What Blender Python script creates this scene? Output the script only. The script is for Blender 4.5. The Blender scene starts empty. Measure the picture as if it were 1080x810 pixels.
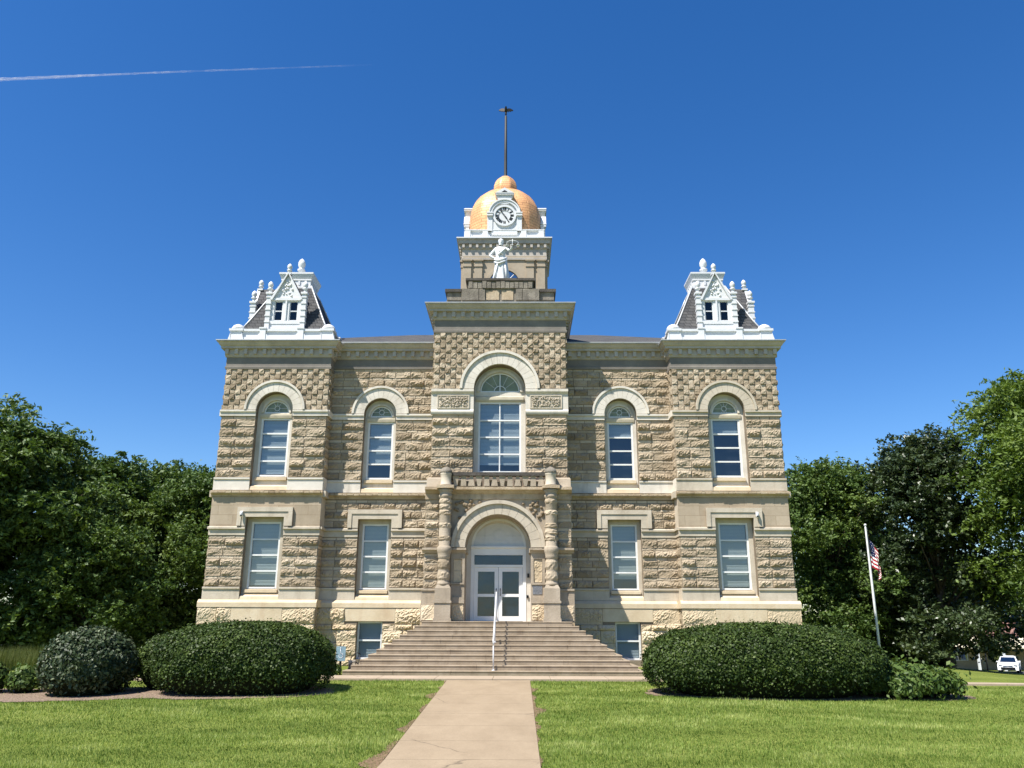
import bpy, math, random
import numpy as np
from mathutils import Vector, Matrix, noise as mnoise

PI = math.pi
R = math.radians
SC = bpy.context.scene
COL = SC.collection
random.seed(7)
RNG = np.random.default_rng(11)

# ------------------------------------------------------------------ camera
def setup_camera():
    pitch, yaw, roll = R(16.2), R(-0.505), R(0.18)
    fw = Vector((math.sin(yaw)*math.cos(pitch), math.cos(yaw)*math.cos(pitch), math.sin(pitch)))
    r = Vector((math.cos(yaw), -math.sin(yaw), 0))
    u = r.cross(fw)
    c, s = math.cos(roll), math.sin(roll)
    r2 = c*r + s*u
    u2 = -s*r + c*u
    cam = bpy.data.cameras.new('camera')
    o = bpy.data.objects.new('camera', cam)
    COL.objects.link(o)
    m = Matrix(((r2.x, u2.x, -fw.x), (r2.y, u2.y, -fw.y), (r2.z, u2.z, -fw.z))).to_4x4()
    m.translation = Vector((0.72, -29.5, 1.55))
    o.matrix_world = m
    cam.sensor_fit = 'HORIZONTAL'
    cam.sensor_width = 36
    cam.lens = 860/1080*36
    cam.clip_start = 0.1
    cam.clip_end = 9000
    SC.camera = o
setup_camera()

# ------------------------------------------------------------------ sky, sun, exposure
SUN_EL = 58.0      # elevation
SUN_AZ = 48.0      # degrees to the left of the line from facade to camera
sun_vec = Vector((-math.sin(R(SUN_AZ))*math.cos(R(SUN_EL)), -math.cos(R(SUN_AZ))*math.cos(R(SUN_EL)), math.sin(R(SUN_EL))))
w = bpy.data.worlds.new('World')
SC.world = w
w.use_nodes = True
nt = w.node_tree
bg = nt.nodes['Background']
sky = nt.nodes.new('ShaderNodeTexSky')
sky.sky_type = 'NISHITA'
sky.sun_disc = False
sky.sun_elevation = R(SUN_EL)
sky.sun_rotation = math.atan2(sun_vec.x, sun_vec.y)
sky.altitude = 400
sky.air_density = 1.0
sky.dust_density = 0.3
sky.ozone_density = 3.0
hs = nt.nodes.new('ShaderNodeHueSaturation')
hs.inputs['Hue'].default_value = 0.508
hs.inputs['Saturation'].default_value = 1.33
nt.links.new(sky.outputs[0], hs.inputs['Color'])
nt.links.new(hs.outputs[0], bg.inputs[0])
bg.inputs[1].default_value = 0.093
sl = bpy.data.lights.new('sun', 'SUN')
sl.energy = 5.0
sl.angle = R(0.53)
sl.color = (1.0, 0.955, 0.88)
so = bpy.data.objects.new('sun', sl)
COL.objects.link(so)
so.rotation_euler = (-sun_vec).to_track_quat('-Z', 'Y').to_euler()
SC.view_settings.view_transform = 'Standard'
SC.view_settings.look = 'None'
SC.view_settings.gamma = 1.0
SC.view_settings.use_curve_mapping = False
SC.view_settings.exposure = 0.88

# ------------------------------------------------------------------ materials
def nodes_of(name, rough=0.8, spec=0.3):
    m = bpy.data.materials.new(name)
    m.use_nodes = True
    n = m.node_tree.nodes
    l = m.node_tree.links
    b = n['Principled BSDF']
    b.inputs['Roughness'].default_value = rough
    b.inputs['Specular IOR Level'].default_value = spec
    return m, n, l, b

def ramp(n, stops):
    r = n.new('ShaderNodeValToRGB')
    e = r.color_ramp.elements
    while len(e) > len(stops): e.remove(e[-1])
    while len(e) < len(stops): e.new(1)
    for k, (p, c) in enumerate(stops):
        e[k].position = p
        e[k].color = (*c, 1)
    return r

def simple(name, col, rough=0.6, spec=0.3, metal=0.0, var=0.12, scale=3.0, bump=0.0, bscale=30.0):
    m, n, l, b = nodes_of(name, rough, spec)
    b.inputs['Metallic'].default_value = metal
    tc = n.new('ShaderNodeTexCoord')
    ns = n.new('ShaderNodeTexNoise')
    ns.inputs['Scale'].default_value = scale
    ns.inputs['Detail'].default_value = 5
    l.new(tc.outputs['Object'], ns.inputs['Vector'])
    r = ramp(n, [(0.3, tuple(c*(1-var) for c in col)), (0.7, tuple(min(1, c*(1+var)) for c in col))])
    l.new(ns.outputs['Fac'], r.inputs[0])
    l.new(r.outputs[0], b.inputs['Base Color'])
    if bump:
        n2 = n.new('ShaderNodeTexNoise')
        n2.inputs['Scale'].default_value = bscale
        n2.inputs['Detail'].default_value = 6
        l.new(tc.outputs['Object'], n2.inputs['Vector'])
        bp = n.new('ShaderNodeBump')
        bp.inputs['Strength'].default_value = bump
        bp.inputs['Distance'].default_value = 0.02
        l.new(n2.outputs['Fac'], bp.inputs['Height'])
        l.new(bp.outputs[0], b.inputs['Normal'])
    return m

def stone(name, dark, mid, light, tint=0.0, stain=0.25, joints=None, bump=0.5, bscale=22.0, stain_col=(0.16, 0.135, 0.10), pt=(0.52, 0.72)):
    """Stone with blotches, streaky stains and (for ashlar) fine joints."""
    m, n, l, b = nodes_of(name, 0.88, 0.2)
    tc = n.new('ShaderNodeTexCoord')
    n1 = n.new('ShaderNodeTexNoise')
    n1.inputs['Scale'].default_value = 1.7
    n1.inputs['Detail'].default_value = 8
    n1.inputs['Roughness'].default_value = 0.65
    l.new(tc.outputs['Object'], n1.inputs['Vector'])
    fac = n1.outputs['Fac']
    if tint > 0:
        at = n.new('ShaderNodeAttribute')
        at.attribute_name = 'tint'
        mx = n.new('ShaderNodeMix')
        mx.inputs[0].default_value = tint
        l.new(fac, mx.inputs[2])
        l.new(at.outputs['Fac'], mx.inputs[3])
        fac = mx.outputs[0]
    r = ramp(n, [(0.25, dark), (0.5, mid), (0.78, light)])
    l.new(fac, r.inputs[0])
    # streaks: noise stretched vertically
    mp = n.new('ShaderNodeMapping')
    mp.inputs['Scale'].default_value = (2.6, 2.6, 0.55)
    l.new(tc.outputs['Object'], mp.inputs[0])
    n2 = n.new('ShaderNodeTexNoise')
    n2.inputs['Scale'].default_value = 1.0
    n2.inputs['Detail'].default_value = 9
    n2.inputs['Roughness'].default_value = 0.7
    l.new(mp.outputs[0], n2.inputs['Vector'])
    r2 = ramp(n, [(pt[0], (0, 0, 0)), (pt[1], (1, 1, 1))])
    l.new(n2.outputs['Fac'], r2.inputs[0])
    ms = n.new('ShaderNodeMath'); ms.operation = 'MULTIPLY'
    ms.inputs[1].default_value = stain
    l.new(r2.outputs[0], ms.inputs[0])
    mix = n.new('ShaderNodeMix'); mix.data_type = 'RGBA'
    l.new(ms.outputs[0], mix.inputs[0])
    l.new(r.outputs[0], mix.inputs[6])
    mix.inputs[7].default_value = (*stain_col, 1)
    col = mix.outputs[2]
    n3 = n.new('ShaderNodeTexNoise')
    n3.inputs['Scale'].default_value = bscale
    n3.inputs['Detail'].default_value = 7
    l.new(tc.outputs['Object'], n3.inputs['Vector'])
    h = n3.outputs['Fac']
    if joints:
        bw, bh = joints
        # x+y so that the pattern works on front and side faces
        sx = n.new('ShaderNodeSeparateXYZ')
        l.new(tc.outputs['Object'], sx.inputs[0])
        ad = n.new('ShaderNodeMath'); ad.operation = 'ADD'
        l.new(sx.outputs[0], ad.inputs[0]); l.new(sx.outputs[1], ad.inputs[1])
        cb = n.new('ShaderNodeCombineXYZ')
        l.new(ad.outputs[0], cb.inputs[0]); l.new(sx.outputs[2], cb.inputs[1])
        br = n.new('ShaderNodeTexBrick')
        br.inputs['Scale'].default_value = 1.0
        br.inputs['Brick Width'].default_value = bw
        br.inputs['Row Height'].default_value = bh
        br.inputs['Mortar Size'].default_value = 0.006
        br.inputs['Mortar Smooth'].default_value = 0.3
        br.inputs['Color1'].default_value = (1, 1, 1, 1)
        br.inputs['Color2'].default_value = (0.80, 0.79, 0.77, 1)
        br.inputs['Mortar'].default_value = (0.55, 0.5, 0.44, 1)
        l.new(cb.outputs[0], br.inputs['Vector'])
        mm = n.new('ShaderNodeMix'); mm.data_type = 'RGBA'; mm.blend_type = 'MULTIPLY'
        mm.inputs[0].default_value = 1
        l.new(col, mm.inputs[6]); l.new(br.outputs['Color'], mm.inputs[7])
        col = mm.outputs[2]
    l.new(col, b.inputs['Base Color'])
    bp = n.new('ShaderNodeBump')
    bp.inputs['Strength'].default_value = bump
    bp.inputs['Distance'].default_value = 0.03
    l.new(h, bp.inputs['Height'])
    l.new(bp.outputs[0], b.inputs['Normal'])
    return m

M = {}
M['rock'] = stone('rock_faced_limestone', (0.23, 0.178, 0.118), (0.345, 0.275, 0.19), (0.54, 0.45, 0.335), tint=0.55, stain=0.22)
M['rock_base'] = stone('rock_faced_base_limestone', (0.42, 0.325, 0.205), (0.55, 0.445, 0.30), (0.64, 0.54, 0.39), tint=0.5, stain=0.3, stain_col=(0.34, 0.19, 0.12))
M['mortar'] = stone('mortar_wall', (0.15, 0.115, 0.08), (0.20, 0.16, 0.115), (0.28, 0.23, 0.17), stain=0.2)
M['ashlar'] = stone('tan_ashlar', (0.36, 0.285, 0.20), (0.43, 0.35, 0.255), (0.50, 0.41, 0.31), stain=0.25, joints=(1.1, 0.35), bump=0.15)
M['trim'] = stone('grey_trim_stone', (0.40, 0.34, 0.26), (0.50, 0.435, 0.34), (0.60, 0.53, 0.43), stain=0.45, bump=0.2, stain_col=(0.22, 0.18, 0.13))
M['white'] = stone('pale_trim_stone', (0.54, 0.485, 0.405), (0.63, 0.58, 0.50), (0.71, 0.66, 0.58), stain=0.65, bump=0.15, stain_col=(0.36, 0.32, 0.26))
M['yellow'] = stone('cream_sill_stone', (0.50, 0.395, 0.26), (0.59, 0.48, 0.33), (0.66, 0.56, 0.41), stain=0.35, bump=0.2, stain_col=(0.40, 0.25, 0.15))
M['cornice'] = stone('grey_cornice_stone', (0.36, 0.32, 0.285), (0.44, 0.395, 0.35), (0.53, 0.485, 0.435), stain=0.5, bump=0.2, stain_col=(0.20, 0.19, 0.17))
M['weathered'] = stone('weathered_dark_stone', (0.13, 0.112, 0.09), (0.205, 0.18, 0.145), (0.34, 0.30, 0.245), stain=0.7, bump=0.7, stain_col=(0.05, 0.045, 0.04))
M['soot'] = stone('sooty_capping_stone', (0.05, 0.045, 0.04), (0.085, 0.075, 0.065), (0.16, 0.14, 0.12), stain=0.5, bump=0.6, stain_col=(0.03, 0.03, 0.03))
M['rail_band'] = stone('rusty_string_stone', (0.30, 0.225, 0.145), (0.42, 0.33, 0.225), (0.55, 0.46, 0.33), stain=0.6, bump=0.5, stain_col=(0.16, 0.10, 0.06))
M['steps'] = stone('step_stone', (0.22, 0.17, 0.115), (0.30, 0.24, 0.17), (0.37, 0.305, 0.225), stain=0.75, bump=0.25, stain_col=(0.17, 0.125, 0.085))
M['paint'] = simple('white_paint', (0.63, 0.635, 0.64), 0.45, 0.4, var=0.04, scale=6)
M['frame'] = simple('window_frame_paint', (0.72, 0.72, 0.70), 0.5, 0.4, var=0.06, scale=5)
M['door_white'] = simple('door_paint', (0.76, 0.76, 0.74), 0.4, 0.4, var=0.04)
M['beige'] = simple('beige_transom_paint', (0.50, 0.44, 0.33), 0.6, 0.3, var=0.15)
M['door_reflection'] = simple('blue_reflection_backing', (0.075, 0.115, 0.15), 0.8, 0.1, var=0.35, scale=1.5)  # blue tone stands for reflections seen in the door glass
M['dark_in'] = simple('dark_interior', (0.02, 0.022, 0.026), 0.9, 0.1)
M['black'] = simple('black_metal', (0.02, 0.02, 0.022), 0.4, 0.5, metal=0.6)
M['bronze'] = simple('dark_bronze', (0.035, 0.03, 0.025), 0.5, 0.5, metal=0.5)
M['rail'] = simple('painted_handrail', (0.72, 0.72, 0.72), 0.4, 0.5)
M['statue'] = simple('white_statue_paint', (0.64, 0.65, 0.66), 0.5, 0.4, var=0.05)
M['lead'] = simple('metal_flashing', (0.45, 0.46, 0.46), 0.5, 0.5, metal=0.3)
M['plaque'] = simple('grey_plaque', (0.22, 0.22, 0.23), 0.5, 0.5, metal=0.4, scale=25, var=0.35)

def mat_slate():
    m, n, l, b = nodes_of('slate_roof', 0.9, 0.1)
    tc = n.new('ShaderNodeTexCoord')
    sx = n.new('ShaderNodeSeparateXYZ')
    l.new(tc.outputs['Object'], sx.inputs[0])
    ad = n.new('ShaderNodeMath'); ad.operation = 'ADD'
    l.new(sx.outputs[0], ad.inputs[0]); l.new(sx.outputs[1], ad.inputs[1])
    cb = n.new('ShaderNodeCombineXYZ')
    l.new(ad.outputs[0], cb.inputs[0]); l.new(sx.outputs[2], cb.inputs[1])
    br = n.new('ShaderNodeTexBrick')
    br.inputs['Scale'].default_value = 1.0
    br.inputs['Brick Width'].default_value = 0.24
    br.inputs['Row Height'].default_value = 0.15
    br.inputs['Mortar Size'].default_value = 0.010
    br.inputs['Color1'].default_value = (0.065, 0.066, 0.070, 1)
    br.inputs['Color2'].default_value = (0.105, 0.102, 0.10, 1)
    br.inputs['Mortar'].default_value = (0.035, 0.035, 0.035, 1)
    l.new(cb.outputs[0], br.inputs['Vector'])
    l.new(br.outputs['Color'], b.inputs['Base Color'])
    bp = n.new('ShaderNodeBump'); bp.inputs['Strength'].default_value = 0.6; bp.inputs['Distance'].default_value = 0.02
    l.new(br.outputs['Fac'], bp.inputs['Height']); bp.invert = True
    l.new(bp.outputs[0], b.inputs['Normal'])
    return m
M['slate'] = mat_slate()
M['frieze_shade'] = stone('shaded_frieze_stone', (0.16, 0.145, 0.13), (0.20, 0.18, 0.158), (0.26, 0.235, 0.205), stain=0.3, bump=0.15, stain_col=(0.12, 0.11, 0.10))  # cornice stone darkened, shade below the corona put into the colour
M['porch'] = stone('brown_porch_stone', (0.30, 0.245, 0.18), (0.38, 0.315, 0.235), (0.47, 0.40, 0.31), stain=0.5, bump=0.3, stain_col=(0.13, 0.10, 0.075))

def mat_copper():
    m, n, l, b = nodes_of('copper_shingles', 0.5, 0.5)
    b.inputs['Metallic'].default_value = 0.15
    uv = n.new('ShaderNodeUVMap'); uv.uv_map = 'UVMap'
    br = n.new('ShaderNodeTexBrick')
    br.inputs['Scale'].default_value = 1.0
    br.inputs['Brick Width'].default_value = 0.34
    br.inputs['Row Height'].default_value = 0.155
    br.inputs['Mortar Size'].default_value = 0.014
    br.inputs['Mortar Smooth'].default_value = 0.4
    br.inputs['Color1'].default_value = (0.84, 0.45, 0.20, 1)
    br.inputs['Color2'].default_value = (0.74, 0.38, 0.165, 1)
    br.inputs['Mortar'].default_value = (0.46, 0.21, 0.09, 1)
    l.new(uv.outputs[0], br.inputs['Vector'])
    ns = n.new('ShaderNodeTexNoise'); ns.inputs['Scale'].default_value = 2.5; ns.inputs['Detail'].default_value = 4
    tc = n.new('ShaderNodeTexCoord'); l.new(tc.outputs['Object'], ns.inputs['Vector'])
    r = ramp(n, [(0.35, (0.82, 0.80, 0.80)), (0.65, (1, 1, 1))])
    l.new(ns.outputs['Fac'], r.inputs[0])
    mm = n.new('ShaderNodeMix'); mm.data_type = 'RGBA'; mm.blend_type = 'MULTIPLY'; mm.inputs[0].default_value = 1
    l.new(br.outputs['Color'], mm.inputs[6]); l.new(r.outputs[0], mm.inputs[7])
    l.new(mm.outputs[2], b.inputs['Base Color'])
    bp = n.new('ShaderNodeBump'); bp.inputs['Strength'].default_value = 0.5; bp.inputs['Distance'].default_value = 0.02; bp.invert = True
    l.new(br.outputs['Fac'], bp.inputs['Height']); l.new(bp.outputs[0], b.inputs['Normal'])
    return m
M['copper'] = mat_copper()

def mat_glass(name, refl=0.085, tintc=(0.75, 0.82, 0.85)):
    m = bpy.data.materials.new(name); m.use_nodes = True
    n = m.node_tree.nodes; l = m.node_tree.links
    n.remove(n['Principled BSDF'])
    out = n['Material Output']
    g = n.new('ShaderNodeBsdfGlossy'); g.inputs['Roughness'].default_value = 0.03
    g.inputs['Color'].default_value = (0.95, 0.97, 1, 1)
    t = n.new('ShaderNodeBsdfTransparent'); t.inputs['Color'].default_value = (*tintc, 1)
    tc = n.new('ShaderNodeTexCoord')
    ns = n.new('ShaderNodeTexNoise'); ns.inputs['Scale'].default_value = 1.3
    l.new(tc.outputs['Object'], ns.inputs['Vector'])
    bp = n.new('ShaderNodeBump'); bp.inputs['Strength'].default_value = 0.12; bp.inputs['Distance'].default_value = 0.05
    l.new(ns.outputs['Fac'], bp.inputs['Height']); l.new(bp.outputs[0], g.inputs['Normal'])
    mx = n.new('ShaderNodeMixShader')
    lw = n.new('ShaderNodeLayerWeight'); lw.inputs['Blend'].default_value = 0.25
    ma = n.new('ShaderNodeMath'); ma.operation = 'MULTIPLY_ADD'; ma.inputs[1].default_value = 0.35; ma.inputs[2].default_value = refl
    l.new(lw.outputs['Fresnel'], ma.inputs[0]); l.new(ma.outputs[0], mx.inputs[0])
    l.new(t.outputs[0], mx.inputs[1]); l.new(g.outputs[0], mx.inputs[2])
    l.new(mx.outputs[0], out.inputs[0])
    return m
M['glass'] = mat_glass('window_glass')
M['glass_dark'] = mat_glass('door_glass', 0.035, (0.55, 0.66, 0.74))
M['lead_glass'] = mat_glass('leaded_glass', 0.04, (0.62, 0.66, 0.52))
M['blind'] = simple('window_blind', (0.55, 0.57, 0.57), 0.8, 0.1, var=0.03)
M['blind_warm'] = simple('window_blind_warm', (0.47, 0.47, 0.43), 0.8, 0.1, var=0.03)
M['tan_panel'] = simple('sandy_panel', (0.62, 0.58, 0.42), 0.8, 0.1, var=0.2)

# ------------------------------------------------------------------ mesh helper
NO_SPLIT = {'wall', 'side_wall', 'pane', 'fingers', 'hair', 'scales', 'symbol', 'cornice', 'interior', 'rear_wall', 'door_frame', 'boards', 'clock_face', 'clock_dormer', 'dormer', 'fanlight', 'eagle_finial', 'roof_hip', 'wheel', 'frame', 'rail', 'body', 'robe', 'carved_panel', 'side_window', 'headlight'}
class MB:
    def __init__(s):
        s.v = []; s.f = []; s.m = []; s.t = []; s.s = []; s.uv = {}
    def add(s, vs, fs, mi=0, tint=0.5, smooth=False):
        o = len(s.v)
        s.v.extend(vs)
        for f in fs:
            s.f.append([i+o for i in f]); s.m.append(mi); s.t.append(tint); s.s.append(smooth)
    def box(s, x0, x1, y0, y1, z0, z1, mi=0, tint=0.5):
        v = [(x0,y0,z0),(x1,y0,z0),(x1,y1,z0),(x0,y1,z0),(x0,y0,z1),(x1,y0,z1),(x1,y1,z1),(x0,y1,z1)]
        s.add(v, [(0,3,2,1),(4,5,6,7),(0,1,5,4),(1,2,6,5),(2,3,7,6),(3,0,4,7)], mi, tint)
    def tbox(s, cx, cy, z0, z1, a0, b0, a1, b1, mi=0):
        v = [(cx-a0,cy-b0,z0),(cx+a0,cy-b0,z0),(cx+a0,cy+b0,z0),(cx-a0,cy+b0,z0),
             (cx-a1,cy-b1,z1),(cx+a1,cy-b1,z1),(cx+a1,cy+b1,z1),(cx-a1,cy+b1,z1)]
        s.add(v, [(0,3,2,1),(4,5,6,7),(0,1,5,4),(1,2,6,5),(2,3,7,6),(3,0,4,7)], mi)
    def quad(s, a, b, c, d, mi=0, tint=0.5): s.add([a,b,c,d], [(0,1,2,3)], mi, tint)
    def lathe(s, cx, cy, prof, n=16, mi=0, smooth=True, sx=1, sy=1):
        vs = []
        for r, z in prof:
            for k in range(n):
                a = 2*PI*k/n
                vs.append((cx+r*sx*math.cos(a), cy+r*sy*math.sin(a), z))
        fs = []
        for j in range(len(prof)-1):
            for k in range(n):
                k2 = (k+1) % n
                fs.append((j*n+k, j*n+k2, (j+1)*n+k2, (j+1)*n+k))
        fs.append(tuple(range(n-1, -1, -1)))
        fs.append(tuple((len(prof)-1)*n+k for k in range(n)))
        s.add(vs, fs, mi, 0.5, smooth)
    def tube(s, pts, rad, n=8, mi=0, smooth=True):
        pts = [Vector(p) for p in pts]
        if not hasattr(rad, '__len__'): rad = [rad]*len(pts)
        vs = []
        up = Vector((0.13, 0.2, 1)).normalized()
        for i, p in enumerate(pts):
            d = (pts[min(i+1, len(pts)-1)] - pts[max(i-1, 0)]).normalized()
            a = d.cross(up)
            if a.length < 0.1: a = d.cross(Vector((1, 0, 0)))
            a.normalize(); b = d.cross(a)
            for k in range(n):
                t = 2*PI*k/n
                vs.append(tuple(p + rad[i]*(math.cos(t)*a + math.sin(t)*b)))
        fs = []
        for j in range(len(pts)-1):
            for k in range(n):
                k2 = (k+1) % n
                fs.append((j*n+k, (j+1)*n+k, (j+1)*n+k2, j*n+k2))
        fs.append(tuple(range(n))); fs.append(tuple((len(pts)-1)*n+k for k in range(n-1, -1, -1)))
        s.add(vs, fs, mi, 0.5, smooth)
    def arch(s, cx, cz, r0, r1, y0, y1, n=28, mi=0, a0=0.0, a1=PI, ends=True):
        """solid ring of stones, front at y0, back at y1"""
        vs = []
        for k in range(n+1):
            a = a0 + (a1-a0)*k/n
            c, q = math.cos(a), math.sin(a)
            vs += [(cx+r0*c, y0, cz+r0*q), (cx+r1*c, y0, cz+r1*q), (cx+r1*c, y1, cz+r1*q), (cx+r0*c, y1, cz+r0*q)]
        fs = []
        for k in range(n):
            a, b = 4*k, 4*k+4
            fs += [(a, a+1, b+1, b), (a+1, a+2, b+2, b+1), (a+2, a+3, b+3, b+2), (a+3, a, b, b+3)]
        if ends: fs += [(0, 3, 2, 1), (4*n, 4*n+1, 4*n+2, 4*n+3)]
        s.add(vs, fs, mi)
    def disc(s, cx, cz, r, y, n=28, mi=0, a0=0.0, a1=2*PI):
        vs = [(cx, y, cz)]; k0 = n
        for k in range(n+1):
            a = a0+(a1-a0)*k/n
            vs.append((cx+r*math.cos(a), y, cz+r*math.sin(a)))
        s.add(vs, [(0, k+1, k+2) for k in range(n)], mi)
    def band(s, rect, prof, mi=0, closed=True):
        """moulding swept round a rectangle; prof = [(outward offset, z)] from bottom to top"""
        x0, x1, y0, y1 = rect
        vs = []
        for o, z in prof:
            vs += [(x0-o, y0-o, z), (x1+o, y0-o, z), (x1+o, y1+o, z), (x0-o, y1+o, z)]
        fs = []
        for j in range(len(prof)-1):
            for k in range(4):
                k2 = (k+1) % 4
                fs.append((4*j+k, 4*j+k2, 4*j+4+k2, 4*j+4+k))
        s.add(vs, fs, mi)
    def strip(s, x0, x1, yf, prof, mi=0):
        """straight moulding on a front face at yf; prof=(projection, z); closed ends and back"""
        n = len(prof)
        vs = [(x0, yf-p, z) for p, z in prof] + [(x1, yf-p, z) for p, z in prof]
        fs = [(j, n+j, n+j+1, j+1) for j in range(n-1)]
        fs.append((n-1, 2*n-1, n, 0))
        fs.append(tuple(range(n))); fs.append(tuple(range(2*n-1, n-1, -1)))
        s.add(vs, fs, mi)
    def clusters(s, gap=0.02):
        """faces grouped into pieces whose boxes touch"""
        par = list(range(len(s.v)))
        def find(a):
            while par[a] != a: par[a] = par[par[a]]; a = par[a]
            return a
        for f in s.f:
            r0 = find(f[0])
            for q in f[1:]:
                r1 = find(q)
                if r1 != r0: par[r1] = r0
        comp = {}
        for i, f in enumerate(s.f): comp.setdefault(find(f[0]), []).append(i)
        if len(comp) < 2 or len(comp) > 60: return None
        cs = []
        for fs in comp.values():
            ids = {q for i in fs for q in s.f[i]}
            xs_ = [s.v[q] for q in ids]
            cs.append([fs, [min(p[k] for p in xs_)-gap/2 for k in range(3)], [max(p[k] for p in xs_)+gap/2 for k in range(3)]])
        merged = True
        while merged:
            merged = False
            for i in range(len(cs)):
                for j in range(i+1, len(cs)):
                    if all(cs[i][1][k] <= cs[j][2][k] and cs[j][1][k] <= cs[i][2][k] for k in range(3)):
                        cs[i][0] = cs[i][0]+cs[j][0]
                        cs[i][1] = [min(a, b) for a, b in zip(cs[i][1], cs[j][1])]; cs[i][2] = [max(a, b) for a, b in zip(cs[i][2], cs[j][2])]
                        del cs[j]; merged = True; break
                if merged: break
        return cs if 2 <= len(cs) <= 12 else None
    def build(s, name, mats, parent=None, col=None):
        if parent is not None and name not in NO_SPLIT:
            cs = s.clusters()
            if cs:
                out = []
                for fs, _, _ in cs:
                    m2 = MB(); mp = {}
                    for i in fs:
                        g = []
                        for q in s.f[i]:
                            if q not in mp: mp[q] = len(m2.v); m2.v.append(s.v[q])
                            g.append(mp[q])
                        m2.f.append(g); m2.m.append(s.m[i]); m2.t.append(s.t[i]); m2.s.append(s.s[i])
                    out.append(m2.build_one(name, mats, parent))
                return out[0]
        return s.build_one(name, mats, parent)
    def build_one(s, name, mats, parent=None):
        me = bpy.data.meshes.new(name)
        me.from_pydata(s.v, [], s.f)
        if not isinstance(mats, (list, tuple)): mats = [mats]
        for m in mats: me.materials.append(m)
        me.polygons.foreach_set('material_index', s.m)
        me.polygons.foreach_set('use_smooth', s.s)
        if any(t != 0.5 for t in s.t):
            a = me.attributes.new('tint', 'FLOAT', 'FACE')
            a.data.foreach_set('value', s.t)
        me.update()
        o = bpy.data.objects.new(name, me)
        COL.objects.link(o)
        if parent: o.parent = parent
        return o

def np_mesh(name, V, F, mats, parent=None, tint=None, smooth=False):
    me = bpy.data.meshes.new(name)
    n, k = F.shape
    me.vertices.add(len(V)); me.vertices.foreach_set('co', V.astype(np.float32).ravel())
    me.loops.add(n*k); me.loops.foreach_set('vertex_index', F.astype(np.int32).ravel())
    me.polygons.add(n)
    me.polygons.foreach_set('loop_start', np.arange(0, n*k, k, dtype=np.int32))
    me.polygons.foreach_set('loop_total', np.full(n, k, dtype=np.int32))
    if smooth: me.polygons.foreach_set('use_smooth', np.ones(n, dtype=bool))
    me.update(calc_edges=True)
    if tint is not None:
        a = me.attributes.new('tint', 'FLOAT', 'FACE')
        a.data.foreach_set('value', tint.astype(np.float32))
    for m in (mats if isinstance(mats, (list, tuple)) else [mats]): me.materials.append(m)
    o = bpy.data.objects.new(name, me)
    COL.objects.link(o)
    if parent: o.parent = parent
    return o

def empty(name, loc=(0, 0, 0)):
    o = bpy.data.objects.new(name, None)
    o.empty_display_size = 0.3
    o.location = loc
    COL.objects.link(o)
    return o
def tag(o, label=None, cat=None, group=None, kind=None):
    if label: o['label'] = label
    if cat: o['category'] = cat
    if group: o['group'] = group
    if kind: o['kind'] = kind
    return o

# ------------------------------------------------------------------ ground
def sst(t):
    t = np.clip(t, 0, 1); return t*t*(3-2*t)
def gz(x, y):
    x = np.asarray(x, float); y = np.asarray(y, float)
    a = -0.45*np.clip((-4.6-y)/12.4, 0, 1)
    side = -0.11*np.clip((np.abs(x)-5.5)/8.0, 0, 1)
    dx = np.maximum(0, np.abs(x)-14.5); dy = np.maximum(0, y-22)
    d = np.hypot(dx, dy)
    far = -0.078*d*sst(d/6)
    far = np.maximum(far, -3.35)
    nearfade = np.clip((y+26)/14, 0.25, 1)
    bumps = 0.012*np.sin(x*0.9+1.3)*np.sin(y*0.7)+0.01*np.sin(x*0.31-y*0.43)
    bumps = bumps*np.clip((-5.5-y)/1.5, 0, 1)*np.clip((np.abs(x+0.1)-1.2)/0.8, 0, 1)
    return a+side+far*nearfade+bumps
def gzf(x, y): return float(gz(x, y))

def mat_lawn():
    m, n, l, b = nodes_of('lawn_soil_and_thatch', 0.95, 0.1)
    tc = n.new('ShaderNodeTexCoord')
    n1 = n.new('ShaderNodeTexNoise'); n1.inputs['Scale'].default_value = 0.55; n1.inputs['Detail'].default_value = 9; n1.inputs['Roughness'].default_value = 0.7
    l.new(tc.outputs['Object'], n1.inputs['Vector'])
    r1 = ramp(n, [(0.3, (0.10, 0.135, 0.025)), (0.55, (0.17, 0.205, 0.045)), (0.75, (0.24, 0.26, 0.08))])
    l.new(n1.outputs['Fac'], r1.inputs[0])
    n2 = n.new('ShaderNodeTexNoise'); n2.inputs['Scale'].default_value = 26; n2.inputs['Detail'].default_value = 8
    l.new(tc.outputs['Object'], n2.inputs['Vector'])
    r2 = ramp(n, [(0.3, (0.5, 0.5, 0.5)), (0.7, (1.25, 1.25, 1.1))])
    l.new(n2.outputs['Fac'], r2.inputs[0])
    mm = n.new('ShaderNodeMix'); mm.data_type = 'RGBA'; mm.blend_type = 'MULTIPLY'; mm.inputs[0].default_value = 1
    l.new(r1.outputs[0], mm.inputs[6]); l.new(r2.outputs[0], mm.inputs[7])
    l.new(mm.outputs[2], b.inputs['Base Color'])
    bp = n.new('ShaderNodeBump'); bp.inputs['Strength'].default_value = 0.8; bp.inputs['Distance'].default_value = 0.04
    l.new(n2.outputs['Fac'], bp.inputs['Height']); l.new(bp.outputs[0], b.inputs['Normal'])
    return m
M['lawn'] = mat_lawn()

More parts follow.
